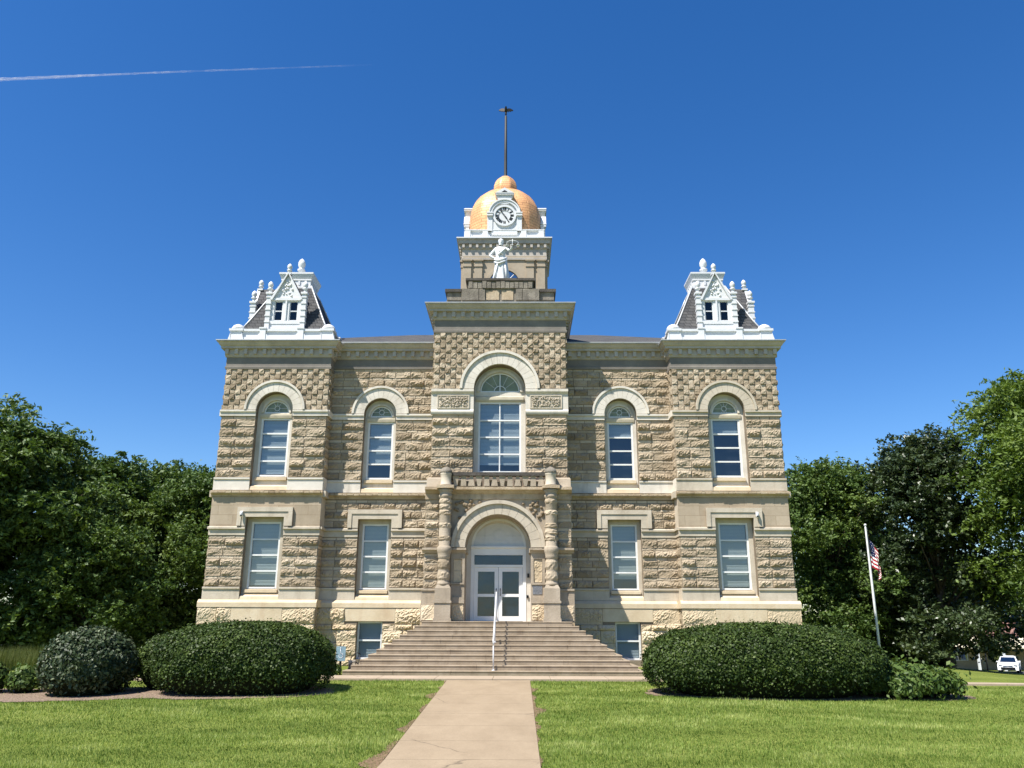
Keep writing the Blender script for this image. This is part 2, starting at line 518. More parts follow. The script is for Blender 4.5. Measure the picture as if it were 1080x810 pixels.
def mat_concrete(name='path_concrete', c0=(0.255, 0.193, 0.124), c1=(0.345, 0.268, 0.178)):
    m, n, l, b = nodes_of(name, 0.9, 0.2)
    tc = n.new('ShaderNodeTexCoord')
    n1 = n.new('ShaderNodeTexNoise'); n1.inputs['Scale'].default_value = 1.1; n1.inputs['Detail'].default_value = 10; n1.inputs['Roughness'].default_value = 0.75
    mp = n.new('ShaderNodeMapping'); mp.inputs['Scale'].default_value = (1, 0.45, 1)
    l.new(tc.outputs['Object'], mp.inputs[0]); l.new(mp.outputs[0], n1.inputs['Vector'])
    r1 = ramp(n, [(0.3, c0), (0.7, c1)])
    l.new(n1.outputs['Fac'], r1.inputs[0])
    n2 = n.new('ShaderNodeTexNoise'); n2.inputs['Scale'].default_value = 60; n2.inputs['Detail'].default_value = 6
    l.new(tc.outputs['Object'], n2.inputs['Vector'])
    r2 = ramp(n, [(0.35, (0.84, 0.84, 0.84)), (0.65, (1.06, 1.06, 1.06))])
    l.new(n2.outputs['Fac'], r2.inputs[0])
    mm = n.new('ShaderNodeMix'); mm.data_type = 'RGBA'; mm.blend_type = 'MULTIPLY'; mm.inputs[0].default_value = 1
    l.new(r1.outputs[0], mm.inputs[6]); l.new(r2.outputs[0], mm.inputs[7])
    # hairline cracks
    v = n.new('ShaderNodeTexVoronoi'); v.feature = 'DISTANCE_TO_EDGE'; v.inputs['Scale'].default_value = 0.42
    nd = n.new('ShaderNodeTexNoise'); nd.inputs['Scale'].default_value = 2.2; nd.inputs['Detail'].default_value = 6
    l.new(tc.outputs['Object'], nd.inputs['Vector'])
    va = n.new('ShaderNodeMix'); va.data_type = 'RGBA'; va.inputs[0].default_value = 0.22
    l.new(tc.outputs['Object'], va.inputs[6]); l.new(nd.outputs['Color'], va.inputs[7])
    l.new(va.outputs[2], v.inputs['Vector'])
    rc = ramp(n, [(0.0, (1, 1, 1)), (0.006, (0, 0, 0))])
    l.new(v.outputs['Distance'], rc.inputs[0])
    n4 = n.new('ShaderNodeTexNoise'); n4.inputs['Scale'].default_value = 0.35
    l.new(tc.outputs['Object'], n4.inputs['Vector'])
    rg = ramp(n, [(0.5, (0, 0, 0)), (0.56, (0.75, 0.75, 0.75))])
    l.new(n4.outputs['Fac'], rg.inputs[0])
    mu = n.new('ShaderNodeMath'); mu.operation = 'MULTIPLY'
    l.new(rc.outputs[0], mu.inputs[0]); l.new(rg.outputs[0], mu.inputs[1])
    m3 = n.new('ShaderNodeMix'); m3.data_type = 'RGBA'
    l.new(mu.outputs[0], m3.inputs[0]); l.new(mm.outputs[2], m3.inputs[6]); m3.inputs[7].default_value = (0.09, 0.07, 0.05, 1)
    l.new(m3.outputs[2], b.inputs['Base Color'])
    bp = n.new('ShaderNodeBump'); bp.inputs['Strength'].default_value = 0.3; bp.inputs['Distance'].default_value = 0.01
    l.new(n2.outputs['Fac'], bp.inputs['Height']); l.new(bp.outputs[0], b.inputs['Normal'])
    return m
M['concrete'] = mat_concrete()
M['walk'] = mat_concrete('sidewalk_concrete', (0.33, 0.26, 0.185), (0.42, 0.335, 0.245))
M['soil'] = simple('dry_soil', (0.17, 0.115, 0.07), 0.95, 0.1, var=0.4, scale=14, bump=0.8, bscale=40)
M['mulch'] = simple('wood_mulch', (0.21, 0.155, 0.115), 0.95, 0.1, var=0.5, scale=22, bump=0.9, bscale=45)
M['asphalt'] = simple('street_asphalt', (0.06, 0.06, 0.062), 0.9, 0.2, var=0.2, scale=4)

def build_ground():
    dense = np.arange(-20, 20.01, 0.4)
    ext = 20+np.cumsum(0.5*1.18**np.arange(0, 40)); ext = ext[ext < 900]
    xs = np.concatenate([-ext[::-1], dense, ext])
    dy = np.arange(-32, 12.01, 0.4)
    e2 = 12+np.cumsum(0.5*1.18**np.arange(0, 40)); e2 = e2[e2 < 900]
    e3 = -32-np.cumsum(1.0*1.3**np.arange(0, 20)); e3 = e3[e3 > -300]
    ys = np.concatenate([e3[::-1], dy, e2])
    X, Y = np.meshgrid(xs, ys)
    V = np.stack([X, Y, gz(X, Y)], -1).reshape(-1, 3)
    nx, ny = len(xs), len(ys)
    i, j = np.meshgrid(np.arange(nx-1), np.arange(ny-1))
    a = (j*nx+i).ravel()
    F = np.stack([a, a+1, a+nx+1, a+nx], -1)
    o = np_mesh('ground', V, F, M['lawn'], smooth=True)
    tag(o, kind='structure')
build_ground()

def slab(name, pts_l, pts_r, mat, h=0.03, jstep=1.5, label=None, kind='structure'):
    """paving between two polylines, as a real slab following the ground, with open joints"""
    mb = MB()
    n = len(pts_l)
    for k in range(n-1):
        (ax, ay), (bx, by) = pts_l[k], pts_r[k]
        (cx, cy), (dx, dy) = pts_l[k+1], pts_r[k+1]
        top = []
        for x, y in ((ax, ay), (bx, by), (dx, dy), (cx, cy)):
            top.append((x, y, gzf(x, y)+h))
        bot = [(x, y, z-0.15) for x, y, z in top]
        mb.add(top+bot, [(0, 1, 2, 3), (0, 4, 5, 1), (1, 5, 6, 2), (2, 6, 7, 3), (3, 7, 4, 0)])
    o = mb.build(name, mat)
    tag(o, kind=kind)
    return o

# central path (widens a little where it meets the cross walk)
def path_edges():
    ys = list(np.arange(-30, -6.2, 1.52)) + [-6.2, -5.78]
    L = []; Rr = []
    out_l, out_r = [], []
    for i in range(len(ys)-1):
        y0, y1 = ys[i]+0.006, ys[i+1]-0.006
        out_l += [(-1.24, y0), (-1.24, y1)]; out_r += [(1.03, y0), (1.03, y1)]
    return out_l, out_r
mb = MB()
ys = list(np.arange(-30.2, -5.9, 1.525))
ys[-1] = -5.72
for i in range(len(ys)-1):
    y0, y1 = ys[i]+0.007, ys[i+1]-0.007
    top = [(x, y, gzf(0, y)+0.025) for x, y in ((-1.25, y0), (1.03, y0), (1.03, y1), (-1.25, y1))]
    mb.add(top+[(x, y, z-0.15) for x, y, z in top], [(0, 1, 2, 3), (0, 4, 5, 1), (1, 5, 6, 2), (2, 6, 7, 3), (3, 7, 4, 0)])
# a slightly paler repaired apron in front of the steps
tag(mb.build('path', M['concrete']), kind='structure')
mb = MB()
xs = np.arange(-40, 40.1, 1.6)
for i in range(len(xs)-1):
    x0, x1 = xs[i]+0.006, xs[i+1]-0.006
    z0, z1 = gzf(x0, -5.0)+0.03, gzf(x1, -5.0)+0.03
    ya, yb_ = (-5.70, -4.38) if abs((x0+x1)/2) < 7 else (-5.35, -4.75)
    top = [(x0, ya, z0), (x1, ya, z1), (x1, yb_, z1), (x0, yb_, z0)]
    mb.add(top+[(x, y, z-0.15) for x, y, z in top], [(0, 1, 2, 3), (0, 4, 5, 1), (1, 5, 6, 2), (2, 6, 7, 3), (3, 7, 4, 0)])
tag(mb.build('sidewalk', M['walk']), kind='structure')

def patch(name, poly_fn, x0, x1, y0, y1, mat, step=0.12, lift=0.012):
    """irregular ground patch: keep the cells for which poly_fn(x,y) > 0"""
    xs = np.arange(x0, x1, step); ys_ = np.arange(y0, y1, step)
    mb = MB(); idx = {}
    def vi(i, j):
        if (i, j) not in idx:
            x, y = xs[i], ys_[j]
            idx[(i, j)] = len(mb.v)
            mb.v.append((x, y, gzf(x, y)+lift))
        return idx[(i, j)]
    for i in range(len(xs)-1):
        for j in range(len(ys_)-1):
            if poly_fn(xs[i]+step/2, ys_[j]+step/2) > 0:
                mb.f.append([vi(i, j), vi(i+1, j), vi(i+1, j+1), vi(i, j+1)]); mb.m.append(0); mb.t.append(0.5); mb.s.append(True)
    o = mb.build(name, mat); tag(o, kind='structure'); return o
def nz(x, y, s=1.0, seed=0): return mnoise.noise(Vector((x*s, y*s, seed)))
def ell(x, y, cx, cy, rx, ry): return 1-math.hypot((x-cx)/rx, (y-cy)/ry)
def mulch_left(x, y):
    v = max(ell(x, y, -6.4, -8.25, 2.7, 1.45), ell(x, y, -10.3, -8.45, 2.9, 1.45), ell(x, y, -14, -8.4, 4.0, 1.40))
    return v+0.10*nz(x, y, 1.3)
def mulch_right(x, y):
    return max(ell(x, y, 6.8, -8.0, 3.05, 1.42), ell(x, y, 10.2, -8.0, 1.6, 1.0))+0.09*nz(x, y, 1.4, 3)
def bare_edge(x, y):
    e = 0.0
    if 1.03 < x < 1.6:
        e = 0.30-(x-1.03) + 0.35*nz(x, y, 1.0, 5) - 0.20
        if y > -7.5 or y < -13: e -= 0.12
    if -1.9 < x < -1.25:
        e = 0.24-(-1.25-x) + 0.38*nz(x, y, 1.1, 9) - 0.16
    if e == 0.0: e = -1.0
    return e
patch('mulch_bed', mulch_left, -19, -3, -10.3, -5.1, M['mulch'])
patch('mulch_bed', mulch_right, 2.5, 13, -9.8, -5.1, M['mulch'])
patch('bare_soil', bare_edge, -1.95, 1.65, -19.5, -5.75, M['soil'], step=0.04)

# ------------------------------------------------------------------ rock faced masonry
def block(mb, Mf, u0, u1, z0, z1, D, tint, cell=0.05):
    g = 0.011
    u0 += g; u1 -= g; z0 += g*0.7; z1 -= g*0.7
    w_, h_ = u1-u0, z1-z0
    if w_ < 0.03 or h_ < 0.03: return
    nu = max(2, int(round(w_/cell)))+1; nv = max(2, int(round(h_/cell)))+1
    # chiselled relief: a few random tilted planes and fine noise
    cu, cv = random.random(), random.random()
    planes = [(random.uniform(-1, 1), random.uniform(-0.8, 0.9), random.uniform(0.5, 1.1)) for _ in range(3)]
    vs = []
    for j in range(nv+1):
        for i in range(nu+1):
            a, c = i/nu, j/nv
            d = 0
            if 0 < i < nu and 0 < j < nv:
                hgt = min(k+1.1*(p*(a-cu))+0.9*(q*(c-cv)) for p, q, k in planes)
                d = D*max(0.16, min(1.3, hgt))*random.uniform(0.55, 1.2)
                d *= (0.45+0.75*math.sin(PI*c)**0.8) if h_ > 0.15 else 0.8
            ju = 0 if i in (0, nu) else random.uniform(-0.25, 0.25)/nu*w_
            jv = 0 if j in (0, nv) else random.uniform(-0.25, 0.25)/nv*h_
            if not d: d = D*0.30*random.uniform(0.6, 1.3)
            vs.append(Mf(u0+a*w_+ju, z0+c*h_+jv, d))
    fs = []
    for j in range(nv):
        for i in range(nu):
            q = j*(nu+1)+i
            fs.append((q, q+1, q+nu+2, q+nu+1))
    ring = [(i, 0) for i in range(nu)]+[(nu, j) for j in range(nv)]+[(i, nv) for i in range(nu, 0, -1)]+[(0, j) for j in range(nv, 0, -1)]
    b0 = len(vs)
    for (i, j) in ring: vs.append(Mf(u0+i/nu*w_, z0+j/nv*h_, -0.012))
    nr = len(ring)
    for k in range(nr):
        (i, j), (i2, j2) = ring[k], ring[(k+1) % nr]
        fs.append((j*(nu+1)+i, b0+k, b0+(k+1) % nr, j2*(nu+1)+i2))
    mb.add(vs, fs, 1, tint)

def rock_courses(mb, Mf, u0, u1, courses, excl=None, D=0.05, cell=0.05, seed=0):
    """courses = [(z0,z1,mean length)]; excl(z) -> list of (a,b) u-ranges left free"""
    random.seed(seed)
    off = 0.0
    for ci, (z0, z1, ml) in enumerate(courses):
        segs = [(u0, u1)]
        if excl:
            ex = excl(z0, z1)
            for a, b in ex:
                ns = []
                for p, q in segs:
                    if b <= p or a >= q: ns.append((p, q)); continue
                    if a > p: ns.append((p, a))
                    if b < q: ns.append((b, q))
                segs = ns
        for p, q in segs:
            L = q-p
            if L < 0.05: continue
            n = max(1, int(round(L/ml+random.uniform(-0.3, 0.3))))
            cuts = [p]
            sh = 0.28*(1 if ci % 2 else -1)
            for k in range(1, n):
                cuts.append(p+L*(k+sh*0.6+random.uniform(-0.13, 0.13))/n)
            cuts.append(q)
            for a, b in zip(cuts[:-1], cuts[1:]):
                thin = z1-z0 < 0.15
                dd = 0.022 if thin else D
                block(mb, Mf, a, b, z0, z1, dd, min(1, max(0, random.gauss(0.86 if thin else 0.47, 0.14))), cell)

def checker(mb, Mf, u0, u1, z0, z1, s, excl=None, seed=0, D=0.052):
    random.seed(seed)
    nu = max(1, int(round((u1-u0)/s))); nv = max(1, int(round((z1-z0)/s)))
    du, dv = (u1-u0)/nu, (z1-z0)/nv
    for j in range(nv):
        for i in range(nu):
            a, b = u0+i*du, u0+(i+1)*du
            p, q = z0+j*dv, z0+(j+1)*dv
            if excl and any(x < b-0.05 and y > a+0.05 for x, y in excl(p, q)):
                for aa, bb in ((a, b),):
                    e = excl(p, q)[0]
                    if e[0] > a+0.06: block(mb, Mf, a, e[0], p, q, 0.015, random.gauss(.45, .12), 0.08)
                    if e[1] < b-0.06: block(mb, Mf, e[1], b, p, q, 0.015, random.gauss(.45, .12), 0.08)
                continue
            t = min(1, max(0, random.gauss(0.5, 0.2)))
            if (i+j) % 2:
                # projecting quarry-faced square with real sides
                x0, x1, y0, y1 = a+0.012, b-0.012, p+0.012, q-0.012
                d0 = D*random.uniform(0.75, 1.15)
                n = 3; vs = []
                for jj in range(n+1):
                    for ii in range(n+1):
                        e = ii in (0, n) or jj in (0, n)
                        dd = d0*(0.88 if e else random.uniform(0.85, 1.2))
                        vs.append(Mf(x0+(x1-x0)*(ii/n+random.uniform(-.04, .04)), y0+(y1-y0)*(jj/n+random.uniform(-.04, .04)), dd*random.uniform(0.82, 1.12)))
                fs = [(jj*4+ii, jj*4+ii+1, jj*4+ii+5, jj*4+ii+4) for jj in range(n) for ii in range(n)]
                ring = [0, 1, 2, 3, 7, 11, 15, 14, 13, 12, 8, 4]
                base = len(vs)
                for r_ in ring:
                    jj, ii = divmod(r_, 4)
                    vs.append(Mf(x0+(x1-x0)*ii/n, y0+(y1-y0)*jj/n, -0.01))
                for k in range(12):
                    k2 = (k+1) % 12
                    fs.append((ring[k], base+k, base+k2, ring[k2]))
                mb.add(vs, fs, 1, t)
            else:
                block(mb, Mf, a, b, p, q, 0.016, min(1, t+0.22), 0.07)

def front(y): return lambda u, z, d: (u, y-d, z)
def side_l(x): return lambda u, z, d: (x-d, -u, z)      # outward -x ; u runs so that faces look outward
def side_r(x): return lambda u, z, d: (x+d, u, z)

def thick_thin(z0, z1, n, ml=0.62):
    """n pairs of one thick and one thin course, thin first at the top"""
    t = (z1-z0)/n
    out = []
    for k in range(n):
        a = z0+k*t
        out.append((a, a+t*0.70, ml))
        out.append((a+t*0.70, a+t, ml*0.75))
    return out

def open_wall(mb, x0, x1, z0, z1, y, ops, mi=0):
    """front wall sheet at y with openings; ops = [(cx, half, zb, zt, arched, depth)] sharing one centre; arched: zt = spring height"""
    if not ops:
        mb.quad((x0, y, z0), (x1, y, z0), (x1, y, z1), (x0, y, z1), mi); return
    ops = sorted(ops, key=lambda o: o[2])
    hw = max(o[1] for o in ops); cx = ops[0][0]
    mb.quad((x0, y, z0), (cx-hw, y, z0), (cx-hw, y, z1), (x0, y, z1), mi)
    mb.quad((cx+hw, y, z0), (x1, y, z0), (x1, y, z1), (cx+hw, y, z1), mi)
    zc = z0
    for (c, h, zb, zt, arched, dep) in ops:
        if zb > zc: mb.quad((c-hw, y, zc), (c+hw, y, zc), (c+hw, y, zb), (c-hw, y, zb), mi)
        if h < hw:
            mb.quad((c-hw, y, zb), (c-h, y, zb), (c-h, y, zt), (c-hw, y, zt), mi)
            mb.quad((c+h, y, zb), (c+hw, y, zb), (c+hw, y, zt), (c+h, y, zt), mi)
        yb = y+dep
        mb.quad((c-h, y, zb), (c-h, yb, zb), (c-h, yb, zt), (c-h, y, zt), mi)
        mb.quad((c+h, yb, zb), (c+h, y, zb), (c+h, y, zt), (c+h, yb, zt), mi)
        mb.quad((c-h, y, zb), (c+h, y, zb), (c+h, yb, zb), (c-h, yb, zb), mi)
        if arched:
            n = 24
            pts = [(c+h*math.cos(PI*k/n), zt+h*math.sin(PI*k/n)) for k in range(n+1)]
            top = zt+h+0.02
            for k in range(n):
                (ax, az), (bx, bz) = pts[k], pts[k+1]
                mb.quad((ax, y, az), (ax, y, top), (bx, y, top), (bx, y, bz), mi)
                mb.quad((ax, yb, az), (ax, y, az), (bx, y, bz), (bx, yb, bz), mi)
            if h < hw:
                mb.quad((c-hw, y, zt), (c-h, y, zt), (c-h, y, top), (c-hw, y, top), mi)
                mb.quad((c+h, y, zt), (c+hw, y, zt), (c+hw, y, top), (c+h, y, top), mi)
            zc = top
        else:
            mb.quad((c-h, yb, zt), (c+h, yb, zt), (c+h, y, zt), (c-h, y, zt), mi)
            zc = zt
    if zc < z1: mb.quad((c-hw, y, zc), (c+hw, y, zc), (c+hw, y, z1), (c-hw, y, z1), mi)

# ------------------------------------------------------------------ courthouse
CH = empty('courthouse', (0, 0, 0))
tag(CH, 'tan stone courthouse with copper dome, clock dormers and white roof turrets', 'courthouse')
YP, YW, YT = 0.42, 1.05, 0.0
WOODW = M['frame']

def sash(cx, zb, zt, h, y, rows, cols=1, blind=0.7, parent=CH, warm=False, drop=0.0, name='window', half_sash=True, dark=False):
    """white wooden window in an opening: frame mesh > pane, blind"""
    mb = MB()
    fw = 0.065
    mb.box(cx-h, cx-h+fw, y, y+0.09, zb, zt); mb.box(cx+h-fw, cx+h, y, y+0.09, zb, zt)
    mb.box(cx-h+fw, cx+h-fw, y+0.004, y+0.09, zt-fw, zt); mb.box(cx-h+fw, cx+h-fw, y-0.015, y+0.09, zb, zb+fw*0.9)
    a, b = zb+fw*0.9, zt-fw
    for k in range(1, rows):
        z = a+(b-a)*k/rows
        t = 0.028
        mb.box(cx-h+fw, cx+h-fw, y+0.012, y+0.075, z-t, z+t)
    for k in range(1, cols):
        x = cx-h+fw+(2*h-2*fw)*k/cols
        mb.box(x-0.02, x+0.02, y+0.018, y+0.07, a, b)
    f = mb.build(name, WOODW, parent)
    g = MB(); g.quad((cx-h+fw/2, y+0.05, zb+0.03), (cx+h-fw/2, y+0.05, zb+0.03), (cx+h-fw/2, y+0.05, zt-0.03), (cx-h+fw/2, y+0.05, zt-0.03))
    g.build('pane', M['glass_dark' if dark else 'glass'], f)
    if blind > 0:
        bz = b-(b-a)*blind
        bl = MB()
        n = max(3, int((b-bz)/0.05))
        for k in range(n):
            z0 = bz+(b-bz)*k/n; z1 = bz+(b-bz)*(k+1)/n
            bl.quad((cx-h+fw, y+0.125, z0), (cx+h-fw, y+0.125, z0), (cx+h-fw, y+0.15, z1), (cx-h+fw, y+0.15, z1))
        bl.build('blind', M['blind_warm' if warm else 'blind'], f)
    return f

def split_strip(mb, x0, x1, c, h, y, prof, mi=0):
    if h is None: mb.strip(x0, x1, y, prof, mi)
    else:
        mb.strip(x0, c-h, y, prof, mi); mb.strip(c+h, x1, y, prof, mi)

def arch_excl(c, h, Ro, zs):
    def f(z0, z1):
        if z1 <= zs+0.01: return [(c-h, c+h)]
        d = max(0.0, (z0+z1)/2-zs)
        if d >= Ro: return []
        q = math.sqrt(Ro*Ro-d*d)-0.02
        return [(c-q, c+q)]
    return f

def bay(cx, x0, x1, Y, kind, seed, blinds, pale='white'):
    rec, inn = (0.70, 0.54) if kind == 'pav' else (0.62, 0.49)
    Ro = 1.15 if kind == 'pav' else 1.10
    Ri = rec-0.015
    zs = 9.20
    ztop = 10.86 if kind == 'pav' else 11.04
    # --- wall sheet and rock faced blocks
    wl = MB()
    YB = Y-0.11
    open_wall(wl, x0-(0.0 if kind == 'wing' else 0.1), x1+(0.0 if kind == 'wing' else 0.1), -0.4, 2.04, YB, [(cx, 0.46, 0.22, 1.52, False, 0.32)])
    open_wall(wl, x0, x1, 2.02, ztop, Y, [(cx, rec, 2.22, 5.18, False, 0.20), (cx, rec, 6.2, zs, True, 0.24)])
    rock_courses(wl, front(Y), x0, x1, thick_thin(2.71, 4.50, 5), lambda a, b: [(cx-rec, cx+rec)], D=0.092, seed=seed)
    rock_courses(wl, front(Y), x0, x1, thick_thin(6.64, 8.96, 6), lambda a, b: [(cx-rec, cx+rec)], D=0.092, seed=seed+1)
    if kind == 'pav':
        checker(wl, front(Y), x0, x1, 9.22, 10.84, 0.205, arch_excl(cx, rec, Ro, zs), seed+2)
    else:
        rock_courses(wl, front(Y), x0, x1, thick_thin(9.24, 11.02, 5, 0.5), arch_excl(cx, rec, Ro, zs), D=0.088, seed=seed+2)
        rock_courses(wl, front(Y), x0, x1, thick_thin(4.86, 5.88, 3, 0.5), lambda a, b: [(cx-1.03, cx+1.03)] if a < 5.5 else [], D=0.085, seed=seed+4)
    wo = wl.build('wall', [M['mortar'], M['rock']], CH)
    bs = MB()
    e0 = x0 - (0.10 if kind == 'pav' else 0); e1 = x1 + (0.10 if kind == 'pav' else 0)
    cs = [(-0.3, 0.02, .8), (0.02, 0.34, 0.75), (0.34, 0.80, 0.62), (0.80, 1.22, 0.7), (1.22, 1.42, 0.6), (1.42, 1.98, 0.85)]
    def ex(a, b):
        if a > 1.4: return [(cx-0.9, cx+0.9)]
        return [(cx-0.46, cx+0.46)] if b > 0.3 else []
    rock_courses(bs, front(YB), e0, e1, cs, ex, D=0.10, cell=0.045, seed=seed+5)
    bs.build('base_wall', [M['mortar'], M['rock_base']], CH)
    # --- cream water table and basement lintel
    yb = MB()
    yb.strip(e0-0.02, e1+0.02, YB, [(-0.05, 1.99), (0.05, 1.99), (0.05, 2.15), (-0.03, 2.24), (-0.1, 2.26), (-0.2, 2.26)])
    yb.build('water_table', M['yellow'], CH)
    yb = MB()
    yb.strip(cx-0.9, cx+0.9, YB, [(-0.05, 1.525), (0.03, 1.525), (0.03, 1.975), (-0.05, 1.975)])
    yb.build('lintel', M['yellow'], CH)
    # --- smooth courses
    tr = MB()
    split_strip(tr, x0-0.03, x1+0.03, cx, rec, Y, [(-0.06, 2.262), (0.035, 2.262), (0.035, 2.60), (0.075, 2.625), (0.075, 2.685), (-0.06, 2.70)])
    split_strip(tr, x0-0.03, x1+0.03, cx, rec, Y, [(-0.06, 4.515), (0.035, 4.515), (0.035, 4.71), (0.10, 4.735), (0.10, 4.80), (0.02, 4.835), (-0.06, 4.84)])
    tr.build('string_course', M['trim'], CH)
    if kind == 'pav':
        ash = MB()
        hh = 1.02
        ash.strip(x0-0.02, cx-hh, Y, [(-0.06, 4.84), (0.03, 4.84), (0.03, 5.90), (-0.06, 5.90)])
        ash.strip(cx+hh, x1+0.02, Y, [(-0.06, 4.84), (0.03, 4.84), (0.03, 5.90), (-0.06, 5.90)])
        ash.strip(cx-hh, cx+hh, Y, [(-0.06, 5.50), (0.03, 5.50), (0.03, 5.90), (-0.06, 5.90)])
        ash.build('ashlar_band', M['ashlar'], CH)
    # --- hood over the lower window (an upside down U with returns)
    hd = MB()
    p = 0.13
    hd.box(cx-1.01, cx+1.01, Y-p, Y+0.05, 5.36, 5.52)
    hd.box(cx-0.985, cx+0.985, Y-p+0.03, Y+0.05, 5.17, 5.358)
    for s in (-1, 1):
        a, b = sorted((cx+s*1.01, cx+s*0.86))
        hd.box(a, b, Y-p, Y+0.05, 4.845, 5.358)
        a, b = sorted((cx+s*0.858, cx+s*(rec+0.002)))
        hd.box(a, b, Y-p+0.03, Y+0.05, 4.845, 5.168)
    hd.build('hood_mould', M['trim'], CH)
    # --- string between the floors
    ms = MB()
    ms.strip(x0-0.06, x1+0.06, Y, [(-0.06, 5.905), (0.045, 5.91), (0.06, 5.97), (0.15, 6.02), (0.16, 6.09), (0.08, 6.13), (-0.06, 6.15)])
    random.seed(seed)
    x = x0
    while x < x1-0.1:       # weathered nosing, broken into stones
        l = random.uniform(0.14, 0.3)
        ms.box(x, min(x+l-0.02, x1), Y-0.16-random.uniform(0.01, 0.035), Y-0.10, 6.035+random.uniform(0, .01), 6.10+random.uniform(0, 0.02)); x += l
    ms.build('floor_string', M['rail_band'], CH)
    wc = MB()
    split_strip(wc, x0-0.03, x1+0.03, cx, rec, Y, [(-0.06, 6.16), (0.04, 6.16), (0.04, 6.54), (0.075, 6.56), (0.075, 6.62), (-0.06, 6.635)])
    split_strip(wc, x0-0.05, x1+0.05, cx, rec, Y, [(-0.06, 8.975), (0.055, 8.975), (0.055, 9.10), (0.10, 9.13), (0.10, 9.20), (-0.06, 9.215)])
    wc.build('pale_band', M[pale], CH)
    # --- arch stones
    ar = MB()
    nst = 13
    for k in range(nst):
        a0 = PI*k/nst+0.004; a1 = PI*(k+1)/nst-0.004
        ar.arch(cx, zs+0.016, Ri+0.015, Ro-0.085, Y-0.075, Y+0.05, n=3, a0=a0, a1=a1)
    ar.arch(cx, zs+0.016, Ro-0.082, Ro, Y-0.125, Y+0.05, n=36)
    ar.build('arch_surround', M[pale], CH)
    # --- inner stone jambs
    jb = MB()
    YJ = Y+0.20
    open_wall(jb, cx-rec-0.02, cx+rec+0.02, 2.0, 5.25, YJ, [(cx, inn, 2.62, 5.02, False, 0.16)])
    jb.build('window_jamb', M['trim'], CH)
    j2 = MB()
    YJ2 = Y+0.24
    open_wall(j2, cx-rec-0.02, cx+rec+0.02, 6.1, 9.98, YJ2, [(cx, inn, 6.70, 8.94, False, 0.14), (cx, inn-0.06, 9.15, 9.16, True, 0.12)])
    j2.arch(cx, 9.16, inn-0.055, inn+0.02, YJ2-0.05, YJ2+0.02, n=24)
    j2.build('window_jamb', M['white'], CH)
    # sills
    sl_ = MB()
    sl_.strip(cx-rec+0.004, cx+rec-0.004, Y+0.2, [(-0.05, 2.265), (0.22, 2.265), (0.20, 2.36), (0.04, 2.44), (-0.05, 2.44)])
    sl_.strip(cx-inn-0.05, cx+inn+0.05, Y+0.2, [(-0.17, 2.50), (0.09, 2.50), (0.09, 2.60), (-0.17, 2.64)])
    sl_.strip(cx-rec+0.004, cx+rec-0.004, Y+0.24, [(-0.05, 6.165), (0.26, 6.165), (0.24, 6.30), (0.05, 6.38), (-0.05, 6.38)])
    sl_.strip(cx-inn-0.05, cx+inn+0.05, Y+0.24, [(-0.17, 6.56), (0.09, 6.56), (0.09, 6.67), (-0.17, 6.715)])
    sl_.build('window_sill', M['yellow'], CH)
    tb = MB()
    tb.strip(cx-inn-0.06, cx+inn+0.06, YJ2, [(-0.10, 8.95), (0.03, 8.95), (0.045, 9.03), (0.045, 9.09), (0.0, 9.125), (-0.10, 9.125)])
    tb.build('transom', M['beige'], CH)
    # windows
    b1, b2, b3 = blinds
    sash(cx, 6.71, 8.945, inn, YJ2+0.02, 4, 1, b1)
    sash(cx, 2.64, 5.02, inn, YJ+0.03, 4, 1, b2, warm=True)
    sash(cx, 0.225, 1.515, 0.455, YB+0.16, 2, 1, b3, dark=False)
    lunette(cx, 9.155, inn-0.065, YJ2+0.03, kind)
    return wo

def lunette(cx, cz, r, y, kind):
    mb = MB()
    mb.arch(cx, cz, r-0.045, r, y, y+0.05, n=22)
    mb.box(cx-r+0.045, cx+r-0.045, y+0.003, y+0.05, cz-0.002, cz+0.04)
    if kind == 'tower':
        mb.box(cx-0.02, cx+0.02, y+0.006, y+0.05, cz+0.04, cz+r-0.045)
        mb.arch(cx, cz+0.02, 0.21, 0.235, y+0.009, y+0.05, n=16, ends=False)
        for a in (38, 142, 65, 115):
            c, s = math.cos(R(a)), math.sin(R(a))
            mb.tube([(cx+0.24*c, y+0.03, cz+0.24*s), (cx+(r-0.05)*c, y+0.03, cz+(r-0.05)*s)], 0.009, 4)
    else:
        mb.arch(cx, cz+0.19, 0.085, 0.105, y+0.009, y+0.04, n=16, a0=0, a1=2*PI, ends=False)
        for a in (0, 55, 90, 125, 180, 235, 305, 270):
            c, s = math.cos(R(a)), math.sin(R(a))
            L = 0.105
            while math.hypot(L*c, 0.19+L*s) < r-0.05 and 0.19+L*s > 0.045: L += 0.01
            mb.tube([(cx+0.1*c, y+0.025, cz+0.19+0.1*s), (cx+L*c, y+0.025, cz+0.19+L*s)], 0.009, 4)
    f = mb.build('fanlight', WOODW, CH)
    g = MB(); g.disc(cx, cz, r-0.02, y+0.03, 24, 0, 0, PI); g.build('pane', M['lead_glass'], f)
    bk = MB(); bk.disc(cx, cz, r-0.02, y+0.09, 24, 0, 0, PI); bk.build('screen', M['tan_panel'] , f)

